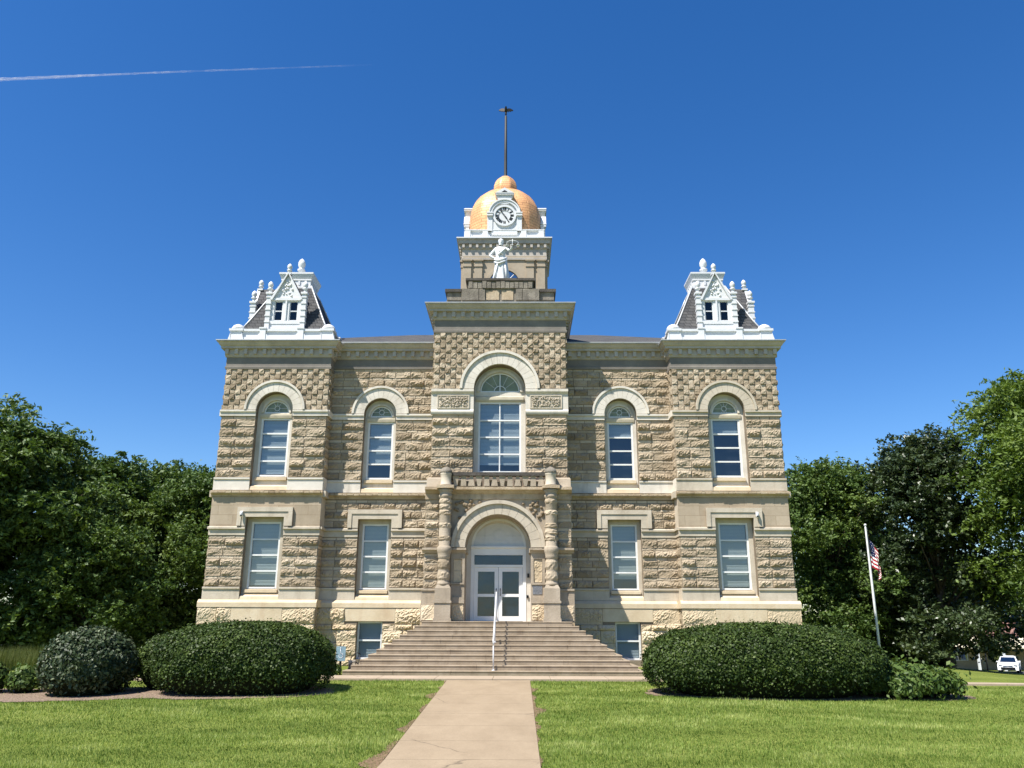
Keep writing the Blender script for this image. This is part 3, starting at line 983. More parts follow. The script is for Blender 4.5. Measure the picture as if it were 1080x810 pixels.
def cornice(rect, zt, p=0.45, name='cornice', dent=True, drop=1.08, mat='cornice', d_sp=0.36, sides=(1, 1, 1, 1)):
    mb = MB()
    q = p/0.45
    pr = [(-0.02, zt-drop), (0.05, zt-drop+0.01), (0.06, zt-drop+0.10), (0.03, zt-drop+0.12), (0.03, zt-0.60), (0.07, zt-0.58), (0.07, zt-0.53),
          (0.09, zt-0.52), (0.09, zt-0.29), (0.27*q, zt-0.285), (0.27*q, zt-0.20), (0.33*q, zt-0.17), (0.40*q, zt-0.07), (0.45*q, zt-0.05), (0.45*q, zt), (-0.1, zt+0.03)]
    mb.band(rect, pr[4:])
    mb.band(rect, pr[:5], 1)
    x0, x1, y0, y1 = rect
    if dent:
        def run(a, b, fn):
            n = max(2, int(round((b-a)/d_sp)))
            for k in range(n+1):
                c = a+(b-a)*k/n
                fn(c)
        z0, z1 = zt-0.50, zt-0.295
        run(x0, x1, lambda c: mb.box(c-0.065, c+0.065, y0-0.22*q, y0-0.05, z0, z1))
        if sides[1]: run(y0+0.25, y1, lambda c: mb.box(x1+0.05, x1+0.22*q, c-0.065, c+0.065, z0, z1))
        if sides[3]: run(y0+0.25, y1, lambda c: mb.box(x0-0.22*q, x0-0.05, c-0.065, c+0.065, z0, z1))
    mb.build(name, [M[mat], M['frieze_shade']], CH)
    # metal edge on top
    fl = MB()
    fl.band(rect, [(0.455*q, zt-0.012), (0.475*q, zt-0.012), (0.475*q, zt+0.016), (-0.1, zt+0.05)])
    fl.build('cornice_flashing', M['lead'], CH)

# pavilions and wings
PX0, PX1 = -10.54, -6.55
bay(-8.54, PX0, PX1, YP, 'pav', 10, (0.97, 0.97, 0.0))
bay(-4.63, -6.57, -2.40, YW, 'wing', 30, (0.72, 0.98, 1.0))
bay(4.63, 2.40, 6.57, YW, 'wing', 50, (0.25, 0.85, 1.0))
bay(8.54, -PX1, -PX0, YP, 'pav', 70, (0.22, 0.97, 0.0), 'trim')

# side walls and the rest of the body
def plain_sides(x, y0, y1, sgn, z0, z1, seed, check=None):
    mb = MB()
    mb.quad((x, y0, z0), (x, y1, z0), (x, y1, z1), (x, y0, z1), 0)
    Mf = (side_r(x) if sgn > 0 else side_l(x))
    u0, u1 = (y0, y1) if sgn > 0 else (-y1, -y0)
    for a, b, n in ((2.71, 4.5, 5), (6.64, 8.96, 6)):
        rock_courses(mb, Mf, u0, u1, thick_thin(a, b, n), None, 0.07, 0.07, seed)
    rock_courses(mb, Mf, u0, u1, [(0.0, .4, .8), (.4, .9, .7), (.9, 1.4, .8), (1.4, 2.0, .8)], None, 0.10, 0.08, seed+1)
    if check: checker(mb, Mf, u0, u1, 9.22, z1-0.05, 0.205, None, seed+2)
    else: rock_courses(mb, Mf, u0, u1, thick_thin(9.24, z1-0.03, 4), None, 0.07, 0.07, seed+3)
    mb.build('side_wall', [M['mortar'], M['rock']], CH)
    t = MB()
    a, b = (x-0.06, x) if sgn > 0 else (x, x+0.06)
    def st(p, z0_, z1_, m=0):
        if sgn > 0: t.box(x-0.05, x+p, y0, y1, z0_, z1_, m)
        else: t.box(x-p, x+0.05, y0, y1, z0_, z1_, m)
    st(0.13, 1.99, 2.25, 1); st(0.035, 2.262, 2.69); st(0.035, 4.515, 4.73); st(0.10, 4.735, 4.83); st(0.03, 4.84, 5.90); st(0.15, 5.91, 6.14)
    st(0.05, 6.16, 6.63, 2); st(0.09, 8.975, 9.215, 2)
    t.build('side_band', [M['trim'], M['yellow'], M['white']], CH)
plain_sides(PX0, YP, YP+4.06, -1, -0.4, 10.86, 101, True)
plain_sides(-PX0, YP, YP+4.06, 1, -0.4, 10.86, 111, True)
plain_sides(PX1, YP, YW+0.05, 1, -0.4, 10.86, 121, True)
plain_sides(-PX1, YP, YW+0.05, -1, -0.4, 10.86, 131, True)
plain_sides(-9.6, YP+4.06, 20, -1, -0.4, 11.0, 141)
plain_sides(9.6, YP+4.06, 20, 1, -0.4, 11.0, 151)
bk = MB()
bk.box(-9.58, 9.58, 19.7, 20.0, -0.4, 11.3)
for s in (-1, 1):       # rear of the pavilions above the roof
    a, b = sorted((s*10.54, s*6.55))
    bk.quad((a, YP+4.06, -0.4), (b, YP+4.06, -0.4), (b, YP+4.06, 11.6), (a, YP+4.06, 11.6))
bk.build('rear_wall', M['mortar'], CH)
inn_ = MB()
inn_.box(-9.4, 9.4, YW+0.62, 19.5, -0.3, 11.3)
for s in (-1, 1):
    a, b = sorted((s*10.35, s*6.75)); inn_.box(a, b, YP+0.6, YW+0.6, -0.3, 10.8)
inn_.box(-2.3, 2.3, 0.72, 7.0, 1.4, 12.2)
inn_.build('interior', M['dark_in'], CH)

cornice((-9.6, 9.6, YW, 20.0), 12.0, p=0.40, drop=1.00, sides=(1, 1, 1, 1))
for s in (-1, 1):
    a, b = sorted((s*10.54, s*6.55))
    cornice((a, b, YP, YP+4.06), 11.90, p=0.37)
# hipped slate roof
rf = MB()
e = 0.38
b0 = [(-9.6-e, YW-e, 12.03), (9.6+e, YW-e, 12.03), (9.6+e, 20+e, 12.03), (-9.6-e, 20+e, 12.03)]
t0 = [(-4.4, 8.2, 15.0), (4.4, 8.2, 15.0), (4.4, 12.5, 15.0), (-4.4, 12.5, 15.0)]
rf.add(b0+t0, [(0, 1, 5, 4), (1, 2, 6, 5), (2, 3, 7, 6), (3, 0, 4, 7), (4, 5, 6, 7)])
rf.build('roof', M['slate'], CH)

# ------------------------------------------------------------------ central tower bay
def tower():
    x0, x1 = -2.50, 2.50
    Y = YT
    zs = 9.90; rec = 0.97; Ro = 1.50
    wl = MB()
    open_wall(wl, x0, x1, 5.9, 12.2, Y, [(0, rec, 6.62, zs, True, 0.32)])
    wl.quad((x0, Y, -0.4), (-1.3, Y, -0.4), (-1.3, Y, 5.9), (x0, Y, 5.9)); wl.quad((1.3, Y, -0.4), (x1, Y, -0.4), (x1, Y, 5.9), (1.3, Y, 5.9))
    wl.quad((x0, Y, -.4), (x0, YW+.1, -.4), (x0, YW+.1, 5.9), (x0, Y, 5.9)); wl.quad((x1, Y, -.4), (x1, YW+.1, -.4), (x1, YW+.1, 5.9), (x1, Y, 5.9))
    for x in (x0, x1): wl.quad((x, Y, 5.9), (x, 7.2, 5.9), (x, 7.2, 12.4), (x, Y, 12.4))
    rock_courses(wl, front(Y), x0, x1, thick_thin(6.16, 8.92, 7, 0.75), lambda a, b: [(-rec, rec)], D=0.115, seed=200)
    checker(wl, front(Y), x0, x1, 9.94, 12.16, 0.208, arch_excl(0, rec, Ro, zs), 201, D=0.056)
    for sgn, x in ((-1, x0), (1, x1)):
        Mf = side_r(x) if sgn > 0 else side_l(x)
        u0, u1 = (Y, YW) if sgn > 0 else (-YW, -Y)
        rock_courses(wl, Mf, u0, u1, thick_thin(2.71, 4.5, 5)+thick_thin(6.16, 8.92, 7), None, 0.07, 0.06, 210+sgn)
        checker(wl, Mf, u0 if sgn > 0 else -3.0, 3.0 if sgn > 0 else u1, 9.94, 12.16, 0.208, None, 212)
        rock_courses(wl, Mf, u0, u1, [(0, .4, .8), (.4, .9, .7), (.9, 1.4, .8), (1.4, 2, .8)], None, 0.1, 0.06, 215)
    wl.build('wall', [M['mortar'], M['rock']], CH)
    # belt with carved panels
    for s in (-1, 1):
        a, b = sorted((s*rec, s*2.56))
        bl = MB()
        bl.strip(a, b, Y, [(-0.06, 8.93), (0.06, 8.93), (0.09, 9.0), (0.09, 9.06), (0.05, 9.12), (0.05, 9.70), (0.08, 9.74), (0.13, 9.80), (0.13, 9.90), (-0.06, 9.925)])
        bl.build('pale_band', M['white'], CH)
        cp = MB()
        c = s*1.73
        cp.box(c-0.56, c+0.56, Y-0.065, Y-0.04, 9.19, 9.63)
        random.seed(5+s)
        for k in range(130):    # scrolled leaf carving
            x = random.uniform(c-0.5, c+0.5); z = random.uniform(9.23, 9.59)
            r_ = random.uniform(0.025, 0.06)
            cp.lathe(x, 0, [(r_, 0), (r_*0.2, 0.01)], 5) if False else None
            a_ = random.uniform(0, PI)
            dx, dz = math.cos(a_)*r_, math.sin(a_)*r_
            cp.tube([(x-dx, Y-0.07, z-dz), (x, Y-0.10, z), (x+dx, Y-0.07, z+dz)], [0.008, 0.02, 0.008], 5)
        # frame
        for (p, q, r_, t) in ((c-0.6, c+0.6, 9.15, 9.19), (c-0.6, c+0.6, 9.63, 9.67), (c-0.6, c-0.56, 9.19, 9.63), (c+0.56, c+0.6, 9.19, 9.63)):
            cp.box(p, q, Y-0.085, Y-0.03, r_, t)
        cp.build('carved_panel', M['trim'], CH)
    ar = MB()
    nst = 17
    for k in range(nst):
        ar.arch(0, zs+0.02, rec+0.0, Ro-0.10, Y-0.10, Y+0.05, n=3, a0=PI*k/nst+0.003, a1=PI*(k+1)/nst-0.003)
    ar.arch(0, zs+0.02, Ro-0.097, Ro, Y-0.16, Y+0.05, n=40)
    ar.build('arch_surround', M['white'], CH)
    jb = MB()
    YJ = Y+0.32
    open_wall(jb, -rec-0.02, rec+0.02, 6.4, 11.0, YJ, [(0, 0.80, 6.78, 9.50, False, 0.16), (0, 0.76, 9.89, 9.90, True, 0.14)])
    jb.arch(0, 9.90, 0.765, 0.86, YJ-0.06, YJ+0.02, n=28)
    jb.build('window_jamb', M['white'], CH)
    tb = MB()
    tb.strip(-0.9, 0.9, YJ, [(-0.1, 9.51), (0.03, 9.51), (0.06, 9.58), (0.06, 9.68), (0.0, 9.73), (-0.1, 9.73)])
    tb.build('transom', M['beige'], CH)
    sash(0, 6.80, 9.50, 0.80, YJ+0.02, 4, 2, 0.90)
    lunette(0, 9.90, 0.75, YJ+0.03, 'tower')
    cornice((x0, x1, Y, 7.1), 13.27, p=0.37, drop=1.12, d_sp=0.345)
    # roof deck and weathered parapet with stepped plinth for the statue
    dk = MB(); dk.box(x0-0.3, x1+0.3, Y-0.3, 7.1, 13.20, 13.288); dk.build('roof_deck', M['weathered'], CH)
    pp = MB()
    pp.box(-2.10, 2.10, Y+0.1, Y+1.6, 13.29, 13.55)
    pp.box(-1.52, 1.52, Y+0.0, Y+1.75, 13.30, 13.98)
    pp.box(-1.28, 1.28, Y-0.02, Y+1.5, 13.982, 14.30)
    # broken rock work on the front
    random.seed(9)
    for k in range(14):
        a = -1.25+2.5*k/14
        pp.box(a+0.01, a+0.165, Y-0.06-random.uniform(0, .05), Y, 13.99, 14.28-random.uniform(0, .06))
    for a, b in ((-1.5, -0.85), (-0.83, -0.6), (0.6, 0.84), (0.86, 1.5)):
        pp.box(a, b, Y-0.07-random.uniform(0, .03), Y+0.02, 13.5, 13.96)
    pp.box(-2.08, -1.53, Y+0.06, Y+1.2, 13.552, 13.86); pp.box(1.53, 2.08, Y+0.06, Y+1.2, 13.552, 13.86)
    pp.build('parapet', M['weathered'], CH)
    cp = MB()
    for s in (-1, 1):
        a, b = sorted((s*1.522, s*2.16)); cp.box(a, b, Y-0.02, Y+1.25, 13.862, 13.98)
    cp.box(-1.36, 1.36, Y-0.10, Y+1.55, 14.302, 14.40)
    cp.build('parapet_coping', M['soot'], CH)
    # weathered stone slots
    sl2 = MB(); 
    for a, b in ((-0.55, -0.05), (0.05, 0.5)): sl2.box(a, b, Y-0.03, Y+0.02, 13.52, 13.90)
    sl2.build('date_stone', M['rail_band'], CH)
tower()

# ------------------------------------------------------------------ entrance porch
def porch():
    ZL = 1.53
    Y = -0.75
    cz = 3.98; Ri = 1.14; Ro = 1.60
    wl = MB()
    # wall with the deep arched opening
    open_wall(wl, -2.55, 2.55, ZL, 6.0, Y, [(0, Ri, ZL, cz, True, 0.86)])
    for x in (-2.55, 2.55): wl.quad((x, Y, -0.3), (x, 0.02, -0.3), (x, 0.02, 6.0), (x, Y, 6.0))
    wl.quad((-2.55, Y, -0.3), (2.55, Y, -0.3), (2.55, Y, ZL), (-2.55, Y, ZL))
    def exc(a, b):
        r_ = [(-1.62, 1.62)]
        if b > cz+0.02:
            d = (a+b)/2-cz
            r_ = [(-math.sqrt(max(0.01, Ro*Ro-d*d)), math.sqrt(max(0.01, Ro*Ro-d*d)))] if d < Ro else []
        return r_
    rock_courses(wl, front(Y), -2.55, -2.08, thick_thin(2.62, 3.78, 4, 0.46), None, 0.07, 0.045, 300)
    rock_courses(wl, front(Y), 2.08, 2.55, thick_thin(2.62, 3.78, 4, 0.46), None, 0.07, 0.045, 301)
    rock_courses(wl, front(Y), -2.55, -2.08, thick_thin(4.02, 5.62, 5, 0.46), None, 0.07, 0.045, 302)
    rock_courses(wl, front(Y), 2.08, 2.55, thick_thin(4.02, 5.62, 5, 0.46), None, 0.07, 0.045, 303)
    for x, sg in ((-2.55, -1), (2.55, 1)):
        Mf = side_r(x) if sg > 0 else side_l(x)
        u0, u1 = (Y, 0) if sg > 0 else (0, -Y)
        rock_courses(wl, Mf, u0, u1, thick_thin(2.62, 3.78, 4, 0.5)+thick_thin(4.02, 5.62, 5, 0.5), None, 0.06, 0.06, 304)
    wl.build('porch_wall', [M['porch'], M['rock']], CH)
    # spandrel: smooth field with knobbly carved bosses
    sp = MB()
    random.seed(33)
    for s in (-1, 1):
        for k in range(15):
            for _ in range(40):
                x = s*random.uniform(0.45, 1.58); z = random.uniform(4.3, 5.62)
                if math.hypot(x, z-cz) > Ro+0.10: break
            else: continue
            r_ = random.uniform(0.05, 0.085)
            pr = [(r_*0.9, 0), (r_, r_*0.4), (r_*0.7, r_*0.9), (r_*0.15, r_*1.15)]
            n = 7; vs = []
            for rr, d in pr:
                for q in range(n):
                    a = 2*PI*q/n; j = random.uniform(0.8, 1.15)
                    vs.append((x+rr*j*math.cos(a), Y-d, z+rr*j*math.sin(a)))
            fs = [(j*n+q, j*n+(q+1) % n, (j+1)*n+(q+1) % n, (j+1)*n+q) for j in range(3) for q in range(n)]
            fs.append(tuple(3*n+q for q in range(n)))
            sp.add(vs, fs, 0)
    sp.build('carved_bosses', M['rock'], CH)
    ar = MB()
    nst = 15
    for k in range(nst):
        ar.arch(0, cz+0.01, Ri+0.003, Ro-0.10, Y-0.12, Y+0.05, n=4, a0=PI*k/nst+0.003, a1=PI*(k+1)/nst-0.003)
    ar.arch(0, cz+0.01, Ro-0.097, Ro+0.03, Y-0.19, Y+0.03, n=44)
    ar.build('arch_surround', M['trim'], CH)
    im = MB()
    for s in (-1, 1):
        a, b = sorted((s*(Ri-0.04), s*2.62))
        im.strip(a, b, Y, [(-0.05, 3.80), (0.07, 3.80), (0.10, 3.85), (0.17, 3.90), (0.17, 3.97), (-0.05, 3.985)])
        # return into the doorway
        a, b = sorted((s*(Ri-0.06), s*(Ri+0.02)))
        im.box(a, b, Y-0.05, 0.09, 3.82, 3.97)
    im.build('impost_band', M['porch'], CH)
    # plinths of the flanks, recessed panels between columns and doorway
    pl = MB()
    for s in (-1, 1):
        a, b = sorted((s*2.07, s*2.62)); pl.box(a, b, Y-0.09, Y+0.3, ZL, 2.08)
        pl.strip(a, b, Y, [(-0.05, 2.082), (0.05, 2.082), (0.05, 2.52), (0.09, 2.54), (0.09, 2.60), (-0.05, 2.61)])
        a, b = sorted((s*(Ri+0.003), s*1.62))
        pl.box(a, b, Y-0.10, Y+0.2, 2.12, 2.32)
        pl.box(a, b, Y-0.06, Y+0.2, ZL, 2.118)
        pl.box(a, b, Y-0.04, Y+0.2, 2.322, 2.74)
        pl.box(a, b, Y-0.08, Y+0.2, 2.742, 2.80)
        q0, q1 = sorted((s*(Ri+0.003), s*(Ri+0.09))); pl.box(q0, q1, Y-0.05, Y+0.2, 2.802, 3.60)
        q0, q1 = sorted((s*1.53, s*1.62)); pl.box(q0, q1, Y-0.05, Y+0.2, 2.802, 3.60)
        pl.box(a, b, Y-0.05, Y+0.2, 3.602, 3.80)
    pl.build('pilaster_panel', M['porch'], CH)
    rb = MB()
    rock_courses(rb, front(Y), -1.53, -1.23, [(2.82, 3.2, .4), (3.2, 3.58, .4)], None, 0.04, 0.05, 340)
    rock_courses(rb, front(Y), 1.23, 1.53, [(2.82, 3.2, .4), (3.2, 3.58, .4)], None, 0.04, 0.05, 341)
    rock_courses(rb, front(Y-0.06), 1.16, 1.58, [(1.56, 2.10, .45)], None, 0.06, 0.045, 342)
    rock_courses(rb, front(Y-0.06), -1.58, -1.16, [(1.56, 2.10, .45)], None, 0.06, 0.045, 343)
    rock_courses(rb, front(Y-0.09), 2.12, 2.6, [(1.56, 2.06, .5)], None, 0.06, 0.045, 344)
    rock_courses(rb, front(Y-0.09), -2.6, -2.12, [(1.56, 2.06, .5)], None, 0.06, 0.045, 345)
    rb.build('porch_block', [M['mortar'], M['rock_base']], CH)
    # columns
    for s in (-1, 1):
        cx, cy = s*1.84, Y-0.28
        pd = MB()
        pd.box(cx-0.30, cx+0.30, cy-0.27, Y+0.05, ZL, ZL+0.10)
        pd.box(cx-0.27, cx+0.27, cy-0.25, Y+0.05, ZL+0.10, 2.12)
        pd.box(cx-0.30, cx+0.30, cy-0.28, Y+0.05, 2.122, 2.20)
        pd.box(cx-0.265, cx+0.265, cy-0.24, Y+0.05, 2.202, 2.60)
        pd.tbox(cx, cy, 2.602, 2.72, 0.265, 0.24, 0.20, 0.19)
        pd.build('column_pedestal', M['porch'], CH)
        cl = MB()
        prof = [(0.22, 2.70), (0.235, 2.74), (0.22, 2.79), (0.195, 2.82)]
        prof += [(0.195, 3.60), (0.22, 3.63), (0.21, 3.68), (0.235, 3.80), (0.25, 3.84), (0.25, 3.97), (0.22, 4.00), (0.20, 4.03)]
        prof += [(0.195, 5.66), (0.23, 5.70), (0.23, 5.76), (0.20, 5.80), (0.22, 5.90), (0.27, 5.96)]
        cl.lathe(cx, cy, prof, 20)
        random.seed(50+s)
        for (a, b) in ((2.86, 3.16), (3.22, 3.56), (4.18, 4.36), (4.62, 4.80), (5.06, 5.24), (5.46, 5.64), (4.40, 4.58) if s > 0 else (5.26, 5.44)):
            # rough drum
            n = 18; rows = 4; vs = []
            for j in range(rows+1):
                for q in range(n):
                    t = 2*PI*q/n
                    r_ = 0.197 if j in (0, rows) else 0.203+random.uniform(0, 0.035)
                    vs.append((cx+r_*math.cos(t), cy+r_*math.sin(t), a+(b-a)*j/rows))
            fs = [(j*n+q, j*n+(q+1) % n, (j+1)*n+(q+1) % n, (j+1)*n+q) for j in range(rows) for q in range(n)]
            cl.add(vs, fs, 1, random.uniform(0.3, 0.8))
        cl.build('column', [M['porch'], M['rock']], CH)
        ps = MB()
        ps.lathe(cx, cy, [(0.21, 6.10), (0.21, 6.14), (0.185, 6.17), (0.185, 6.47), (0.20, 6.50), (0.205, 6.54)], 20, 0)
        ps.lathe(cx, cy, [(0.21, 6.542), (0.225, 6.57), (0.20, 6.65), (0.13, 6.73), (0.05, 6.77), (0.01, 6.775)], 20, 1)
        ps.build('balcony_post', [M['trim'], M['weathered']], CH)
    # entablature, balustrade and dark rail of the balcony
    en = MB()
    en.strip(-2.58, 2.58, Y, [(-0.05, 5.66), (0.04, 5.66), (0.04, 5.86), (0.09, 5.88), (0.14, 5.94), (0.24, 5.98), (0.24, 6.075), (0.10, 6.095), (-0.76, 6.10)])
    for s in (-1, 1):
        cx = s*1.84
        en.box(cx-0.30, cx+0.30, Y-0.58, Y-0.2, 5.985, 6.09)
    en.build('balcony_ledge', M['rail_band'], CH)
    sh = MB()
    for s in (-1, 1):
        a, b = sorted((s*2.05, s*2.56))
        sh.add([(a, Y+0.02, 6.105), (b, Y+0.02, 6.105), (b, 0.03, 6.105), (a, 0.03, 6.105), (a, Y+0.10, 6.42), (b, Y+0.10, 6.42), (b, 0.03, 6.58), (a, 0.03, 6.58)],
               [(0, 1, 5, 4), (1, 2, 6, 5), (2, 3, 7, 6), (3, 0, 4, 7), (4, 5, 6, 7)])
    sh.build('shoulder_block', M['porch'], CH)
    yb = Y-0.16
    random.seed(77)
    n = 12
    for k in range(n):
        c = -1.5+3.0*k/(n-1)
        b_ = MB()
        if k % 3 == 0: b_.tbox(c, yb, 6.102, 6.46, 0.05, 0.06, 0.12, 0.08)
        elif k % 3 == 1: b_.tbox(c, yb, 6.102, 6.46, 0.10, 0.07, 0.08, 0.07)
        else: b_.tbox(c, yb, 6.102, 6.46, 0.12, 0.08, 0.05, 0.06)
        b_.build('baluster', M['porch'], CH)
    bb = MB()
    for k in range(9):
        c = -1.4+2.8*k/8
        bb.box(c-0.14, c+0.13, yb+0.085, yb+0.14, 6.102, 6.30+random.uniform(-.03, .05))
    bb.build('balcony_panel', M['rail_band'], CH)
    rl = MB()
    rl.box(-1.68, 1.68, yb-0.12, yb+0.16, 6.462, 6.56)
    rl.box(-1.66, 1.66, yb-0.10, yb+0.12, 6.562, 6.59)
    for s in (-1, 1):
        a, b = sorted((s*1.66, s*2.02)); rl.box(a, b, yb-0.02, -0.02, 6.46, 6.55)
    rl.build('balcony_rail', M['soot'], CH)
    # ---- doorway
    YD = 0.10
    rv = MB()      # soffit and jamb liners are the reveals of porch_wall; back wall round the door
    open_wall(rv, -Ri-0.02, Ri+0.02, ZL-0.1, 5.2, YD, [(0, 0.98, ZL, 3.95, True, 0.1)])
    rv.build('door_surround', M['white'], CH)
    df = MB()
    y = YD-0.02
    for s in (-1, 1):
        a, b = sorted((s*0.86, s*0.98)); df.box(a, b, y, y+0.14, ZL, 4.02)
    df.box(-0.86, 0.86, y, y+0.14, 3.80, 4.02)
    df.box(-0.86, 0.86, y+0.004, y+0.12, 3.38, 3.46)
    df.strip(-0.99, 0.99, y, [(-0.1, 4.022), (0.02, 4.022), (0.06, 4.06), (0.06, 4.10), (-0.1, 4.12)])
    df.arch(0, 4.11, 0.90, 0.975, y+0.01, y+0.12, n=30)
    df.build('door_frame', M['door_white'], CH)
    lu = MB()
    lu.disc(0, 4.11, 0.92, y+0.06, 30, 0, 0, PI)
    lu.arch(0, 4.48, 0.17, 0.21, y+0.035, y+0.07, n=20, a0=0, a1=2*PI, ends=False)
    for x in (-0.5, 0.5): lu.box(x-0.012, x+0.012, y+0.045, y+0.07, 4.14, 4.14+0.62)
    lu.box(-0.8, -0.22, y+0.045, y+0.07, 4.46, 4.485); lu.box(0.22, 0.8, y+0.045, y+0.07, 4.46, 4.485)
    lu.build('arched_panel', M['paint'], CH)
    tw = MB()
    tw.box(-0.86, 0.86, y+0.06, y+0.08, 3.46, 3.80)
    t_ = tw.build('transom_window', M['glass_dark'], CH)
    for s in (-1, 1):
        a, b = sorted((s*0.006, s*0.855))
        d = MB()
        zb, zt = ZL+0.015, 3.375
        sw = 0.13
        d.box(a, a+sw, y+0.03, y+0.08, zb, zt); d.box(b-sw, b, y+0.03, y+0.08, zb, zt)
        d.box(a+sw, b-sw, y+0.033, y+0.08, zb, zb+0.16); d.box(a+sw, b-sw, y+0.033, y+0.08, zt-0.15, zt); d.box(a+sw, b-sw, y+0.033, y+0.08, 2.36, 2.46)
        D = d.build('door', M['door_white'], CH)
        g = MB(); g.box(a+sw, b-sw, y+0.05, y+0.06, zb+0.16, 2.36); g.box(a+sw, b-sw, y+0.05, y+0.06, 2.46, zt-0.15); g.build('pane', M['glass_dark'], D)
        h = MB(); hx = s*0.07
        h.tube([(hx, y+0.03, 2.40), (hx, y-0.04, 2.42), (hx, y-0.04, 2.62), (hx, y+0.03, 2.64)], 0.014, 6)
        h.build('handle', M['black'], D)
    # bluish sheet behind the doors, standing for reflections in the glass
    bl = MB(); bl.box(-0.8, 0.8, y+0.16, y+0.17, 1.6, 3.8); bl.build('door_backing', M['door_reflection'], CH)
    # plaque on the right pier, intercom boxes on the right jamb
    pq = MB(); pq.box(1.20, 1.52, Y-0.055, Y-0.03, 2.42, 2.70)
    for k in range(5): pq.box(1.24, 1.48-0.05*(k % 2), Y-0.058, Y-0.054, 2.47+0.04*k, 2.48+0.04*k)
    pq.build('plaque', M['plaque'], CH)
    bx_ = MB(); bx_.box(1.02, 1.09, YD-0.06, YD-0.005, 3.02, 3.16); bx_.build('intercom', M['black'], CH)
    bx_ = MB(); bx_.box(1.00, 1.06, YD-0.05, YD-0.005, 2.32, 2.42); bx_.build('card_reader', M['black'], CH)
porch()

# security camera over the left pavilion's lower window
for cx in (-9.37, 9.35):
    sc_ = MB()
    sc_.lathe(cx, YP-0.20, [(0.01, 5.15), (0.045, 5.17), (0.06, 5.22), (0.06, 5.30), (0.05, 5.34)], 12, 0)
    sc_.box(cx-0.04, cx+0.04, YP-0.20, YP-0.10, 5.342, 5.37, 0)
    sc_.lathe(cx, YP-0.235, [(0.01, 5.17), (0.035, 5.19), (0.035, 5.22), (0.01, 5.25)], 10, 1)
    sc_.build('security_camera', [M['paint'], M['black']], CH)

# ------------------------------------------------------------------ white mansard turrets on the pavilions
def rotp(cx, cy, k):
    """map local (x, y, z) with y = outward distance to the k-th side of a square tower"""
    def f(x, y, z):
        if k == 0: return (cx+x, cy-y, z)
        if k == 1: return (cx+y, cy+x, z)
        if k == 2: return (cx-x, cy+y, z)
        return (cx-y, cy-x, z)
    return f
class RB(MB):
    """MB whose points go through a side mapping: local x = along the side, y = outward"""
    def __init__(s, f): super().__init__(); s.fm = f
    def add(s, vs, fs, mi=0, tint=0.5, smooth=False):
        super().add([s.fm(x, y, z) for x, y, z in vs], fs, mi, tint, smooth)
    def finial(s, x, y, z, h, r, mi=0):
        pr = [(r*0.75, z), (r*0.75, z+h*.06), (r*0.5, z+h*.12), (r*0.6, z+h*.22), (r*1.0, z+h*.30), (r*1.0, z+h*.36), (r*0.55, z+h*.40), (r*0.65, z+h*.47),
              (r*0.95, z+h*.62), (r*0.9, z+h*.76), (r*0.6, z+h*.9), (r*0.15, z+h)]
        s.lathe(x, y, pr, 10, mi)

